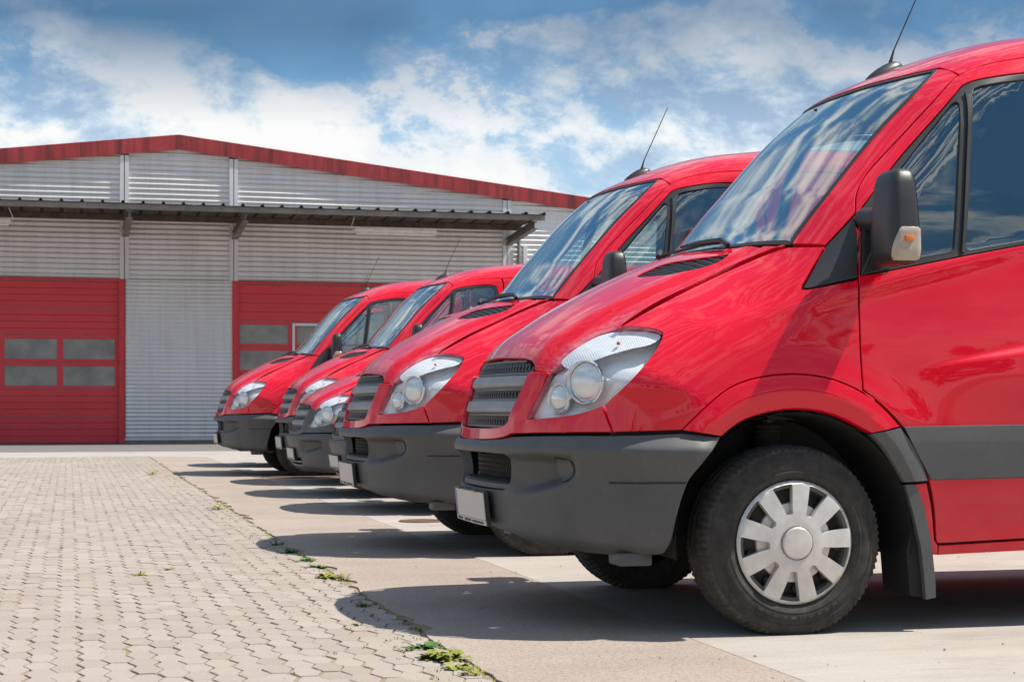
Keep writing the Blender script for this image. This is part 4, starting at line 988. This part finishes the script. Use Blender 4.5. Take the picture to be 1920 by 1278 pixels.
# ------------------------------------------------------------------ ground
random.seed(7); rng = np.random.default_rng(11)
def ground_materials():
    # exposed aggregate concrete, warm tan
    m, t, b, o = mat('aggregate_concrete'); p = gpos(t)
    n = t.noise(p, .9, 6, .6); g = t.noise(p, 62, 5, .75); v = t.node('ShaderNodeTexVoronoi'); t.put(v.inputs['Vector'], p); v.inputs['Scale'].default_value = 140
    c = t.ramp(n, [(.3, (.32, .260, .218)), (.7, (.40, .334, .286))])
    c = t.mix(t.math('MULTIPLY', t.ramp(g, [(.36, 1.), (.5, 0.)]), .65), c, (.16, .125, .10))
    c = t.mix(t.math('MULTIPLY', t.ramp(g, [(.58, 0.), (.72, 1.)]), .45), c, (.50, .43, .36))
    c = t.mix(t.math('MULTIPLY', t.ramp(t.noise(t.map(p, scale=(1, 2.2, 1)), 2.2, 5, .6), [(.5, 0.), (.75, 1.)]), .30), c, (.22, .19, .165))
    P_(t, b, color=c, rough=.92, spec=.25, normal=bump(t, t.math('ADD', g, v.outputs['Distance']), .55, .004))
    # brushed pale slab
    m, t, b, o = mat('slab_concrete'); p = gpos(t)
    n = t.noise(t.map(p, scale=(.35, 1.3, 1)), 1.3, 7, .62); br = t.noise(t.map(p, scale=(1.2, 26, 1)), 3.2, 5, .65); g = t.noise(p, 75, 5, .75)
    c = t.ramp(t.math('ADD', t.math('MULTIPLY', n, .6), t.math('MULTIPLY', br, .4)), [(.34, (.29, .262, .232)), (.5, (.385, .35, .312)), (.66, (.45, .415, .375))])
    c = t.mix(t.math('MULTIPLY', t.ramp(g, [(.34, 1.), (.48, 0.)]), .42), c, (.20, .18, .16))
    c = t.mix(t.math('MULTIPLY', t.ramp(g, [(.60, 0.), (.74, 1.)]), .35), c, (.52, .49, .45))
    spots = t.ramp(t.noise(p, 3.1, 4, .5), [(.66, 0.), (.74, 1.)])
    c = t.mix(t.math('MULTIPLY', spots, .35), c, (.15, .13, .115))
    oil = t.ramp(t.noise(t.map(p, scale=(.8, 1, 1)), .9, 7, .68), [(.54, 0.), (.70, 1.)]); c = t.mix(t.math('MULTIPLY', oil, .45), c, (.17, .155, .14))
    P_(t, b, color=c, rough=.88, spec=.3, normal=bump(t, t.math('ADD', br, t.math('MULTIPLY', g, .4)), .30, .003))
    for nm, obj in (('paver_single', True), ('paver_field', False)):
        m, t, b, o = mat(nm); p = gpos(t)
        if obj: r = t.node('ShaderNodeObjectInfo').outputs['Random']
        else:
            a = t.node('ShaderNodeAttribute'); a.attribute_name = 'tone'; r = a.outputs['Fac']
        n = t.noise(p, 1.1, 5, .6); g = t.noise(p, 150, 3, .65)
        c = t.ramp(t.math('ADD', t.math('MULTIPLY', r, .40), t.math('MULTIPLY', n, .60)), [(.2, (.315, .262, .224)), (.5, (.358, .306, .267)), (.8, (.40, .348, .308))])
        c = t.mix(t.math('MULTIPLY', t.ramp(g, [(.36, 1.), (.5, 0.)]), .40), c, (.20, .168, .148))
        st = t.ramp(t.noise(p, .55, 6, .6), [(.42, 0.), (.62, 1.)]); c = t.mix(t.math('MULTIPLY', st, .30), c, (.24, .20, .165))
        P_(t, b, color=c, rough=.92, spec=.25, normal=bump(t, g, .5, .003))
    m, t, b, o = mat('joint_sand'); p = gpos(t)
    c = t.ramp(t.noise(p, 30, 5, .7), [(.3, (.22, .168, .118)), (.7, (.33, .265, .20))])
    c = t.mix(t.math('MULTIPLY', t.ramp(t.noise(p, 1.6, 5, .65), [(.55, 0.), (.7, 1.)]), .6), c, (.13, .14, .03))
    P_(t, b, color=c, rough=1., spec=.1)
    m, t, b, o = mat('apron_dark'); p = gpos(t)
    P_(t, b, color=t.ramp(t.noise(p, 2, 7, .7), [(.3, (.13, .12, .118)), (.7, (.19, .175, .168))]), rough=.92, normal=bump(t, t.noise(p, 90, 3, .6), .4, .004))
    m, t, b, o = mat('far_ground'); p = gpos(t)
    P_(t, b, color=t.ramp(t.noise(p, .15, 7, .65), [(.3, (.17, .15, .12)), (.7, (.27, .24, .2))]), rough=.95)
    for nm, c in (('leaf_green', (.07, .16, .025)), ('leaf_yellow', (.24, .26, .035)), ('leaf_dry', (.22, .17, .07)), ('tree_leaf', (.035, .075, .02))):
        m, t, b, o = mat(nm); p = gpos(t)
        P_(t, b, color=t.ramp(t.noise(p, 25, 3, .6), [(.3, tuple(x*.65 for x in c)), (.7, tuple(x*1.25 for x in c))]), rough=.6)
    simple('iron_cover', (.10, .06, .04), .8, var=.4)
ground_materials()
XE, XS = 1.285, 2.21                     # edge of the paving, joint of the slab
Y0, YP, YC, YB = -16., 29.6, 33.0, 41.0
def sheet(name, x0, x1, y0, y1, z, m, th=.10):
    o = MB().box(x0, x1, y0, y1, z-th, z).build(name, m, None, smooth=False); return tag(o, kind='structure')
o = mesh_obj('ground', [(-700, -700, -.14), (700, -700, -.14), (700, 900, -.14), (-700, 900, -.14)], [(0, 1, 2, 3)], 'far_ground', smooth=False); tag(o, kind='structure')
sheet('concrete_slab', XS+.005, 34, Y0, YP-.01, 0., 'slab_concrete')
sheet('concrete_forecourt', -24, 34, YP, YC, -.003, 'slab_concrete')
sheet('dark_apron', -24, 34, YC+.006, 60, -.006, 'apron_dark')  # darker, lightly mottled ground band running up to the building
# concrete strip with a ragged edge towards the paving
ys = np.arange(Y0, YP-.02, .0975); edge = XE+.012+.010*rng.standard_normal(len(ys))
for i in range(len(ys)):
    if rng.random() < .10: edge[i:i+2] += rng.choice([.045, -.05])
edge = np.clip(edge, XE-.06, XE+.08)
poly = [(XS-.004, Y0), (XS-.004, YP-.012)]+[(e, y) for e, y in zip(edge[::-1], ys[::-1])]
tag(MB().prism(poly, 'z', -.1, .002).build('concrete_strip', 'aggregate_concrete', None, smooth=False), kind='structure')
paving = sheet('paving', -24, XE+.09, Y0, YP-.012, -.0060, 'joint_sand', .08)
PW, PL, PA = .083, .172, .0125
def stone(w=PW, l=PL, a=PA, g=.0030, ch=.0016, h=.03):
    def hexa(d):
        e = .0005 if d == g else .0016
        return [(-(w/2-a)+d, -l/2+e), ((w/2-a)-d, -l/2+e), (w/2+a-d*1.1, 0), ((w/2-a)-d, l/2-e), (-(w/2-a)+d, l/2-e), (-(w/2+a)+d*1.1, 0)]
    V = [(x, y, 0) for x, y in hexa(g+ch)]+[(x, y, -ch) for x, y in hexa(g)]+[(x, y, -h) for x, y in hexa(g)]
    F = [list(range(6))]+[[6+i, 6+(i+1) % 6, (i+1) % 6, i] for i in range(6)]+[[12+i, 12+(i+1) % 6, 6+(i+1) % 6, 6+i] for i in range(6)]
    return np.array(V), F
SV, SF = stone()
variants = []
for k in range(6):
    V = SV.copy(); V[:, :2] += rng.standard_normal((18, 2))*.0010; V[:6, :2] *= 1-.02*rng.random()
    me = bpy.data.meshes.new('paving_stone'); me.from_pydata(V.tolist(), [], SF); me.materials.append(M['paver_single']); variants.append(me)
spots = []
NX = int((XE+6.0)/PW)
def settle(x, y): return .0016*math.sin(x*2.1+y*.7)+.0013*math.sin(y*1.3-x*1.7)
for i in range(NX):
    x = XE-PW/2-PA*.6-i*PW
    y = 4.2+(i % 2)*PL/2
    while y < YP-.15:
        a0 = -.04*y-1.9
        if x > a0-1.0: spots.append((x+.003*rng.standard_normal(), y+.004*rng.standard_normal()))
        y += PL
# the 300 stones that show largest become objects
def shown(x, y):
    d = y*math.cos(YAW)+x*math.sin(YAW); u = 960+FPX*(x*math.cos(YAW)-y*math.sin(YAW))/d; v = 760+FPX*CAM_H/d
    return (PW*FPX/d)*(PL*FPX*CAM_H/d/d) if -60 < u < 1980 and v < 1330 else 0
order = sorted(range(len(spots)), key=lambda i: -shown(*spots[i])); near = set(order[:300])
VV = []; FF = []; tone = []
for i, (x, y) in enumerate(spots):
    tx, ty, z = rng.standard_normal()*.007, rng.standard_normal()*.005, settle(x, y)+rng.standard_normal()*.0007-.0005
    if i in near:
        o = bpy.data.objects.new('paving_stone', variants[i % 6]); col.objects.link(o); o.parent = paving; o.location = (x, y, z); o.rotation_euler = (ty, tx, rng.standard_normal()*.012)
    else:
        b0 = len(VV)*18; V = variants_v = SV.copy(); V[:, :2] += rng.standard_normal((18, 2))*.0009
        V[:, 2] += V[:, 1]*ty-V[:, 0]*tx+z; V[:, 0] += x; V[:, 1] += y; VV.append(V); FF += [[b0+k for k in f] for f in SF]; tone += [rng.random()]*18
VV = np.concatenate(VV)
o = mesh_obj('far_paving_stones', VV, FF, 'paver_field', paving, smooth=False); tag(o, kind='stuff')
at = o.data.attributes.new('tone', 'FLOAT', 'POINT'); at.data.foreach_set('value', tone)

# ------------------------------------------------------------------ weeds
def weed(name, loc, r, n, m, leafy=False, parent=None, seed=0):
    g = np.random.default_rng(seed); V = []; F = []
    for k in range(n):
        a = g.random()*2*math.pi; L = r*(.55+.6*g.random()); up = (.25+.75*g.random())*(.55 if leafy else .9); w = (.010+.008*g.random())*(1.9 if leafy else .8)*(r/.06)**.5
        c = np.array([g.normal()*r*.35, g.normal()*r*.35, 0]); d = np.array([math.cos(a), math.sin(a), 0]); s_ = np.array([-d[1], d[0], 0]); b0 = len(V)
        for f, ww, zz in ((0, .35, 0.), (.35, 1., .45), (.7, .85, .75), (1., .05, .80-.3*g.random())):
            p = c+d*L*f+np.array([0, 0, L*up*zz]); V += [p-s_*w*ww*.5, p+s_*w*ww*.5+np.array([0, 0, .002])]
        F += [[b0+2*i, b0+2*i+1, b0+2*i+3, b0+2*i+2] for i in range(3)]
    o = mesh_obj(name, V, F, m, parent); o.location = (*loc, -.006); return o
def g_px(u, v):
    d = FPX*CAM_H/(v-760); l = (u-960)/FPX*d; return d*math.sin(YAW)+l*math.cos(YAW), d*math.cos(YAW)-l*math.sin(YAW)
tufts = [  # photo position, radius, blades, material, leafy, label, group
 ((830, 1234), .075, 60, 'leaf_yellow', True, 'largest yellow-green leafy weed at the paving edge, in sun at the nearest shadow', None),
 ((797, 1212), .050, 40, 'leaf_green', True, 'bright green leafy weed in the nearest shadow, just behind the largest weed', None),
 ((768, 1218), .030, 22, 'leaf_green', False, 'small dark green tuft left of the bright leafy weed in the nearest shadow', None),
 ((746, 1163), .032, 28, 'leaf_green', True, 'compact green weed in the middle of the nearest shadow on the paving', None),
 ((686, 1137), .038, 36, 'leaf_green', False, 'wide low grass tuft where the upper edge of the nearest shadow crosses the paving edge', None),
 ((671, 1173), .026, 20, 'leaf_green', False, 'thin grass tuft between paving stones, leftmost in the nearest shadow', None),
 ((856, 1253), .046, 34, 'leaf_yellow', True, 'yellow weed on the paving edge just below the largest leafy weed', None),
 ((884, 1264), .040, 26, 'leaf_yellow', False, 'straggling yellow weed at the bottom end of the paving edge', None),
 ((520, 1021), .045, 34, 'leaf_green', False, 'green tuft at the far end of the second shadow on the paving', None),
 ((545, 1035), .045, 34, 'leaf_green', False, 'second green tuft along the paving edge inside the second shadow', None),
 ((575, 1051), .050, 36, 'leaf_green', True, 'broad green weed near the middle of the second shadow edge', None),
 ((597, 1063), .045, 30, 'leaf_green', True, 'green weed at the near end of the second shadow', None),
 ((614, 1083), .065, 48, 'leaf_yellow', True, 'yellow leafy weed in sun just in front of the second shadow', None),
 ((640, 1086), .045, 26, 'leaf_dry', False, 'dry brownish weed on the concrete strip beside the yellow weed', None),
 ((257, 1078), .034, 22, 'leaf_yellow', False, 'yellow grass tuft alone in the sunlit paving left of centre', None),
 ((316, 1068), .030, 20, 'leaf_yellow', False, 'yellow-green tuft in the sunlit paving right of the lone yellow tuft', None),
 ((410, 955), .070, 22, 'leaf_yellow', False, 'far yellow tuft at the ragged paving edge beyond the second shadow', None),
 ((284, 890), .10, 22, 'leaf_yellow', False, 'farthest weed tuft on the paving, near where it meets the concrete', None)]
for k, ((u, v), r, n, m, lf, lab, gp) in enumerate(tufts):
    x, y = g_px(u, v); o = weed('weed', (x, y), r, n, m, lf, None, 100+k); tag(o, lab, 'weed', gp or 'weeds along the paving edge')
# moss and tiny blades in the joints
mo_V = []; mo_F = []
for k in range(1100):
    if k < 700: x = XE-.01+abs(rng.normal())*-.16*(1 if rng.random() < .6 else .15)+.03; y = 4.8+(rng.random()**1.6)*22
    else: 
        y = 4.9+(rng.random()**1.5)*20; i = int(rng.random()*24); x = XE-PA*.6-i*PW+rng.normal()*.012
        if (math.sin(y*1.7+i*2.3)+math.sin(y*.6-i*1.1)) < .7: continue
    for q in range(3):
        a = rng.random()*6.28; L = .008+.014*rng.random(); w = .005; d = np.array([math.cos(a), math.sin(a), 0]); s_ = np.array([-d[1], d[0], 0]); c = np.array([x+rng.normal()*.008, y+rng.normal()*.012, -.008]); b0 = len(mo_V)
        mo_V += [c-s_*w, c+s_*w, c+d*L+np.array([0, 0, .008+.012*rng.random()])]; mo_F.append([b0, b0+1, b0+2])
tag(mesh_obj('joint_moss', mo_V, mo_F, 'leaf_yellow'), 'yellowish moss and tiny blades in the joints of the paving', 'moss', kind='stuff')
# grit lying about
gb = MB()
for k in range(420):
    y = 4.9+rng.random()**1.7*16; x = -.04*y-.3+rng.random()*(5.6+.1*y); r = .0025+.005*rng.random()**2; b0 = len(gb.V)
    ico = [(0, 0, 1), (.9, 0, 0), (-.45, .78, 0), (-.45, -.78, 0), (0, 0, -.5)]
    gb.add([(x+a*r, y+b*r*1.3, .003+c*r*.7) for a, b, c in ico], [(0, 1, 2), (0, 2, 3), (0, 3, 1), (4, 2, 1), (4, 3, 2), (4, 1, 3)])
tag(gb.build('grit', 'concrete_plinth', None, smooth=False), 'small grit and crumbs scattered on the concrete', 'grit', kind='stuff')
for (u, v), r, lab in (((560, 893), .55, 'rusty round iron cover in the slab between the middle vans'), ((790, 977), .17, 'small round patch lid in the slab near the second van')):
    x, y = g_px(u, v); b = MB(); b.lathe([(0, .004), (r*.8, .004), (r*.83, .008), (r*.95, .008), (r, .002), (r, -.02)], (x, y, .001), 32, axis='z'); tag(b.build('drain_cover', 'iron_cover', None), lab, 'drain cover')

# ------------------------------------------------------------------ workshop building
BY = 41.0; PK = 2.47; SLP = .117; HALF = 12.6
bld = empty('workshop_building', (PK, BY, 0)); tag(bld, 'low gabled workshop clad in corrugated silver metal with red fascia and red roller doors', 'building')
BO = np.array([PK, BY, 0])
def bpart(mb, name, m, par=None, smooth=False, sharp=35):
    mb.V = [tuple(np.array(v)-BO) for v in mb.V]; return mb.build(name, m, par or bld, smooth=smooth, sharp=sharp)
def zroof(x, top=6.80): return top-abs(x-PK)*SLP
def corrugated(name, x0, x1, z0, z1, pitch, depth, yf=BY):
    """ribbed sheet facing the yard; the top is cut along the roof slope"""
    prof = []; z = z0
    while z < z1:
        for f in np.arange(0, 1, .125): prof.append((z+f*pitch, -depth*(.5-.5*math.cos(2*math.pi*f))))
        z += pitch
    V = []; F = []; zt = zroof(PK)+.1; rows = []
    for z, d in prof:
        if z > z1: break
        xa, xb = x0, x1; lim = (zroof(PK)+.12-z)/SLP
        if lim <= 0: break
        xa, xb = max(xa, PK-lim), min(xb, PK+lim)
        if xb-xa < .02: break
        # sheets buckle a little
        n = max(2, int((xb-xa)/.8)); rows.append(len(V)); 
        for k in range(9): x = xa+(xb-xa)*k/8; V.append((x, yf+d+.004*math.sin(x*2.3+z*1.1), z+.006*math.sin(x*.8+z)))
    for a, b in zip(rows[:-1], rows[1:]): F += [[a+k, a+k+1, b+k+1, b+k] for k in range(8)]
    m = MB(); m.V = V; m.F = F; return bpart(m, name, 'corrugated_metal', smooth=True, sharp=80)
cols = [-5.38, 1.23, 3.73, 10.33, 14.9]
DT = 3.77
bays = [(-10.1, -5.48), (-5.28, 1.13), (1.33, 3.63), (3.83, 10.23), (10.43, 14.9)]
for i, (a, b) in enumerate(bays):
    corrugated('wall_sheet', a, b, DT+.02 if i in (1, 2, 3) else .1, 7.2, .118, .032)
corrugated('wall_sheet', 1.26, 3.71, .10, DT, .0935, .024, BY-.01)
for c in cols:
    for dx in (-.055, .055):
        b = MB().box(c+dx-.046, c+dx+.046, BY-.075, BY+.02, DT+.003, min(zroof(c-.1), zroof(c+.1))-.02); bpart(b, 'wall_strip', 'column_white')
bpart(MB().box(1.24, 3.73, BY-.045, BY+.03, .055, .10), 'drip_flashing', 'column_white')
bpart(MB().box(1.24, 3.73, BY-.02, BY+.03, -.02, .055), 'plinth', 'concrete_plinth')
for i in (0, 4): bpart(MB().box(bays[i][0], bays[i][1], BY-.02, BY+.03, -.02, .10), 'plinth', 'concrete_plinth')
# roof, fascia, body
for sg in (-1, 1):
    xe = PK+sg*HALF; ze = zroof(xe)
    P = [(PK, zroof(PK)), (xe, ze), (xe, ze+.34), (PK, zroof(PK)+.35)]
    n = 16; V = []; F = []
    for k in range(n+1):
        f = k/n; x = PK+(xe-PK)*f; zb = zroof(x); wv = .006*math.sin(k*1.9); V += [(x, BY-.105+wv, zb-.01), (x, BY-.112+wv, zb+.335), (x, BY-.05, zb+.35), (x, BY-.05, zb)]
    for k in range(n): a = 4*k; F += [[a, a+4, a+5, a+1], [a+1, a+5, a+6, a+2], [a, a+3, a+7, a+4]]
    m = MB(); m.V = V; m.F = [f[::-1] if sg < 0 else f for f in F]; bpart(m, 'fascia', 'fascia_red')
    m = MB(); zb = zroof(PK)+.25; m.prism([(PK, zb), (xe, ze+.25), (xe, ze+.31), (PK, zb+.06)], 'y', BY-.045, BY+26); bpart(m, 'roof', 'roof_sheet')
    m = MB().box(xe-sg*.25-.03, xe-sg*.25+.03, BY+.06, BY+25.8, 0, ze+.2); bpart(m, 'side_wall', 'wall_side')
bpart(MB().box(PK-HALF+.3, PK+HALF-.3, BY+25.7, BY+25.8, 0, 5.3), 'rear_wall', 'wall_side')
bpart(MB().box(-10.0, 14.8, BY+.06, BY+.10, .0, 5.4), 'inner_wall', 'wall_side')
# sectional doors
def sec_door(x0, x1, tops, winrows, panes, wicket=None):
    fr = bpart(MB().box(x0-.14, x0, BY-.06, BY+.03, 0, DT).box(x1, x1+.14, BY-.06, BY+.03, 0, DT).box(x0, x1, BY-.06, BY+.03, DT-.06, DT), 'door_frame', 'frame_red')
    z = 0.0
    for k, zt in enumerate(tops):
        row = k in winrows; h = zt-z; m = MB(); yb = BY+.035
        if not row:
            nr = 4
            for r in range(nr):
                za, zb_ = z+.006+(h-.012)*r/nr, z+.006+(h-.012)*(r+1)/nr; m.box(x0+.002, x1-.002, yb+.028, yb+.04, za, zb_)
                m.add([(x0+.004, yb, za+.006), (x1-.004, yb, za+.006), (x1-.004, yb, zb_-.006), (x0+.004, yb, zb_-.006), (x0+.004, yb+.012, za+.001), (x1-.004, yb+.012, za+.001), (x1-.004, yb+.012, zb_-.001), (x0+.004, yb+.012, zb_-.001)], [(0, 1, 2, 3), (4, 5, 1, 0), (3, 2, 6, 7)])
            bpart(m, 'door_section', 'door_red', fr)
        else:
            xs = sorted({x for p in panes for x in p}); za, zb_ = z+.075, zt-.085
            m.box(x0+.002, x1-.002, yb-.004, yb+.04, z+.006, za); m.box(x0+.002, x1-.002, yb-.004, yb+.04, zb_, zt-.006)
            prev = x0+.002
            for pa, pb in panes: m.box(prev, pa, yb-.0035, yb+.0395, za, zb_); prev = pb
            m.box(prev, x1-.002, yb-.0035, yb+.0395, za, zb_)
            s = bpart(m, 'door_section', 'door_red', fr)
            for pa, pb in panes: bpart(MB().box(pa, pb, yb+.014, yb+.02, za, zb_), 'pane', 'dusty_pane', fr)
        z = zt
    if wicket:
        xa, xb, zt = wicket; w = bpart(MB().box(xa, xa+.06, BY-.01, BY+.028, .1, zt).box(xb-.06, xb, BY-.01, BY+.028, .1, zt).box(xa+.06, xb-.06, BY-.01, BY+.028, zt-.06, zt), 'wicket_frame', 'column_white', fr)
    return fr
pl = [(-1.43-1.29*k, -.27-1.29*k) for k in (2, 1, 0)]+[(-.14, 1.02)]
sec_door(-5.25, 1.10, [.62, 1.235, 1.845, 2.465, 3.09, 3.70], (2, 3), pl)
pr = [(3.88, 5.02), (5.22, 6.02)]+[(6.22+1.29*k, 7.36+1.29*k) for k in range(3)]
sec_door(3.84, 10.19, [.50, 1.06, 1.62, 2.235, 2.845, 3.70], (3, 4), pr, (5.11, 6.13, 2.80))
# canopy over the doors
cy0, cz = 38.35, 5.10
can = bpart(MB().box(-10.2, 10.58, cy0, cy0+.10, cz, cz+.115), 'canopy', 'galvanised')
V = []; F = []; x = -10.2; pts = []
while x < 10.72:
    for dx, dz in ((0, 0), (.150, .002), (.172, .055), (.212, .055), (.234, .002)): pts.append((x+dx, cz+.120+dz))
    x += .428
n = len(pts)
for y, zd in ((cy0-.10, 0.), (cy0+1.2, -.02), (BY-.02, -.05)): V += [(px_, y, pz+zd) for px_, pz in pts]
for r in range(2): F += [[r*n+i, (r+1)*n+i, (r+1)*n+i+1, r*n+i+1] for i in range(n-1)]
m = MB(); m.V = V; m.F = F; bpart(m, 'canopy_sheet', 'canopy_sheet', can)
bpart(MB().box(-10.2, 10.50, 40.2, 40.28, cz-.05, cz+.07), 'purlin', 'canopy_sheet', can)
for k in range(48): bpart(MB().bevbox(-10.0+.428*k+.18, -10.0+.428*k+.215, cy0+.60, cy0+.63, cz+.055, cz+.085, .008, 1), 'bolt', 'lamp_white', can)
for c in cols[:4]:
    m = MB(); xw = c+.03
    for (xa, xb, za, zb_) in ((-.07, .07, -.02, .0), (-.008, .008, .0, .15), (-.07, .07, .15, .17)):
        m.add([(xw+xa, BY-.07, cz-.34+za), (xw+xb, BY-.07, cz-.34+za), (xw+xb, cy0+.12, cz-.175+za), (xw+xa, cy0+.12, cz-.175+za), (xw+xa, BY-.07, cz-.34+zb_), (xw+xb, BY-.07, cz-.34+zb_), (xw+xb, cy0+.12, cz-.175+zb_), (xw+xa, cy0+.12, cz-.175+zb_)], [(0, 3, 2, 1), (4, 5, 6, 7), (0, 1, 5, 4), (2, 3, 7, 6), (1, 2, 6, 5), (3, 0, 4, 7)])
    bpart(m, 'bracket', 'galvanised', can)
m = MB(); m.tube([(10.62, BY-.10, .1), (10.62, BY-.10, 4.9)], .045, 10); bpart(m, 'downpipe', 'galvanised', smooth=True)
bpart(MB().box(10.74, 10.84, BY-.07, BY-.034, .1, 4.75), 'wall_strip', 'column_white')
# strip lamps hung under the canopy
for xa, xb, lab in ((6.36, 8.30, 'long white strip lamp hanging under the canopy above the right red door'), (-3.2, -1.25, 'white strip lamp under the canopy at the left edge of the photo')):
    r = empty('strip_lamp', ((xa+xb)/2, 39.6, 4.82)); tag(r, lab, 'lamp', 'strip lamps under the canopy'); O = np.array(r.location)
    def lp(mb, nm, m): mb.V = [tuple(np.array(v)-O) for v in mb.V]; return mb.build(nm, m, r)
    lp(MB().bevbox(xa, xb, 39.54, 39.66, 4.855, 4.945, .012), 'lamp_tray', 'lamp_white'); lp(MB().bevbox(xa+.04, xb-.04, 39.545, 39.655, 4.795, 4.853, .015), 'lamp_cover', 'lamp_white')
    for x in (xa+.35, xb-.35): lp(MB().tube([(x, 39.6, 4.91), (x, 39.6, 5.23)], .006, 5), 'hanger', 'galvanised')
    lp(MB().tube([(xa-.02 if xa > 0 else xb+.02, 39.6, 4.88), ((xa-.06) if xa > 0 else xb+.05, 39.6, 4.98), ((xa) if xa > 0 else xb-.04, 39.6, 5.2)], .01, 5), 'cable', 'lamp_white')

# ------------------------------------------------------------------ wood behind the camera (shows in the paint and the glass)
V = []; F = []
for k in range(26):
    cx = -36+k*3.3+rng.normal()*.8; cyy = -40+rng.normal()*4; H = 6.5+4.2*rng.random(); rr = 2.0+.9*rng.random()
    for q in range(190):
        d = rng.standard_normal(3); d /= np.linalg.norm(d); rad = rng.random()**.4
        c = np.array([cx, cyy, H*.60])+d*np.array([rr, rr, H*.42])*rad; s_ = .22+.25*rng.random(); a = rng.standard_normal(3); a /= np.linalg.norm(a); b_ = np.cross(a, rng.standard_normal(3)); b_ /= np.linalg.norm(b_)+1e-9
        b0 = len(V); V += [c-a*s_, c+b_*s_, c+a*s_, c-b_*s_]; F.append([b0, b0+1, b0+2, b0+3])
tag(mesh_obj('far_wood', V, F, 'tree_leaf', smooth=False), 'row of dark green trees across the yard, seen as reflections in the vans', 'trees', kind='stuff')
# ------------------------------------------------------------------ the row of vans
GROUP = 'red vans parked in a row'
big = build_van('delivery_van'); small = build_van('compact_van', compact=True)
rows = [(big, 1.62, 6.96, 0., 'nearest large red van, cut by the right edge, whole front wheel showing'),
        (big, 1.65, 10.46, 0., 'second large red van from the right, its mirror seen above the nearest bonnet'),
        (small, 2.13, 14.2, 0., 'red van hidden behind the second large van, only plate and bumper end visible'),
        (small, 2.08, 16.7, 0., 'smaller low red van with a grey nose, in the middle of the row'),
        (big, 2.27, 19.3, 0., 'red van with a raised roof line just behind the smaller low van'),
        (big, 1.79, 21.9, 0., 'large red van farthest left in the photo, its full front in view'),
        (big, 2.16, 24.9, 0., 'farthest red van, only its windscreen edge and aerial showing behind the leftmost van')]
used = set()
for proto, x, y, rz, lab in rows:
    o = proto if proto not in used else copy_tree(proto)
    used.add(proto); o.location = (x, y, 0.); o.rotation_euler = (0, 0, R_(rz)); tag(o, lab, 'van', GROUP)
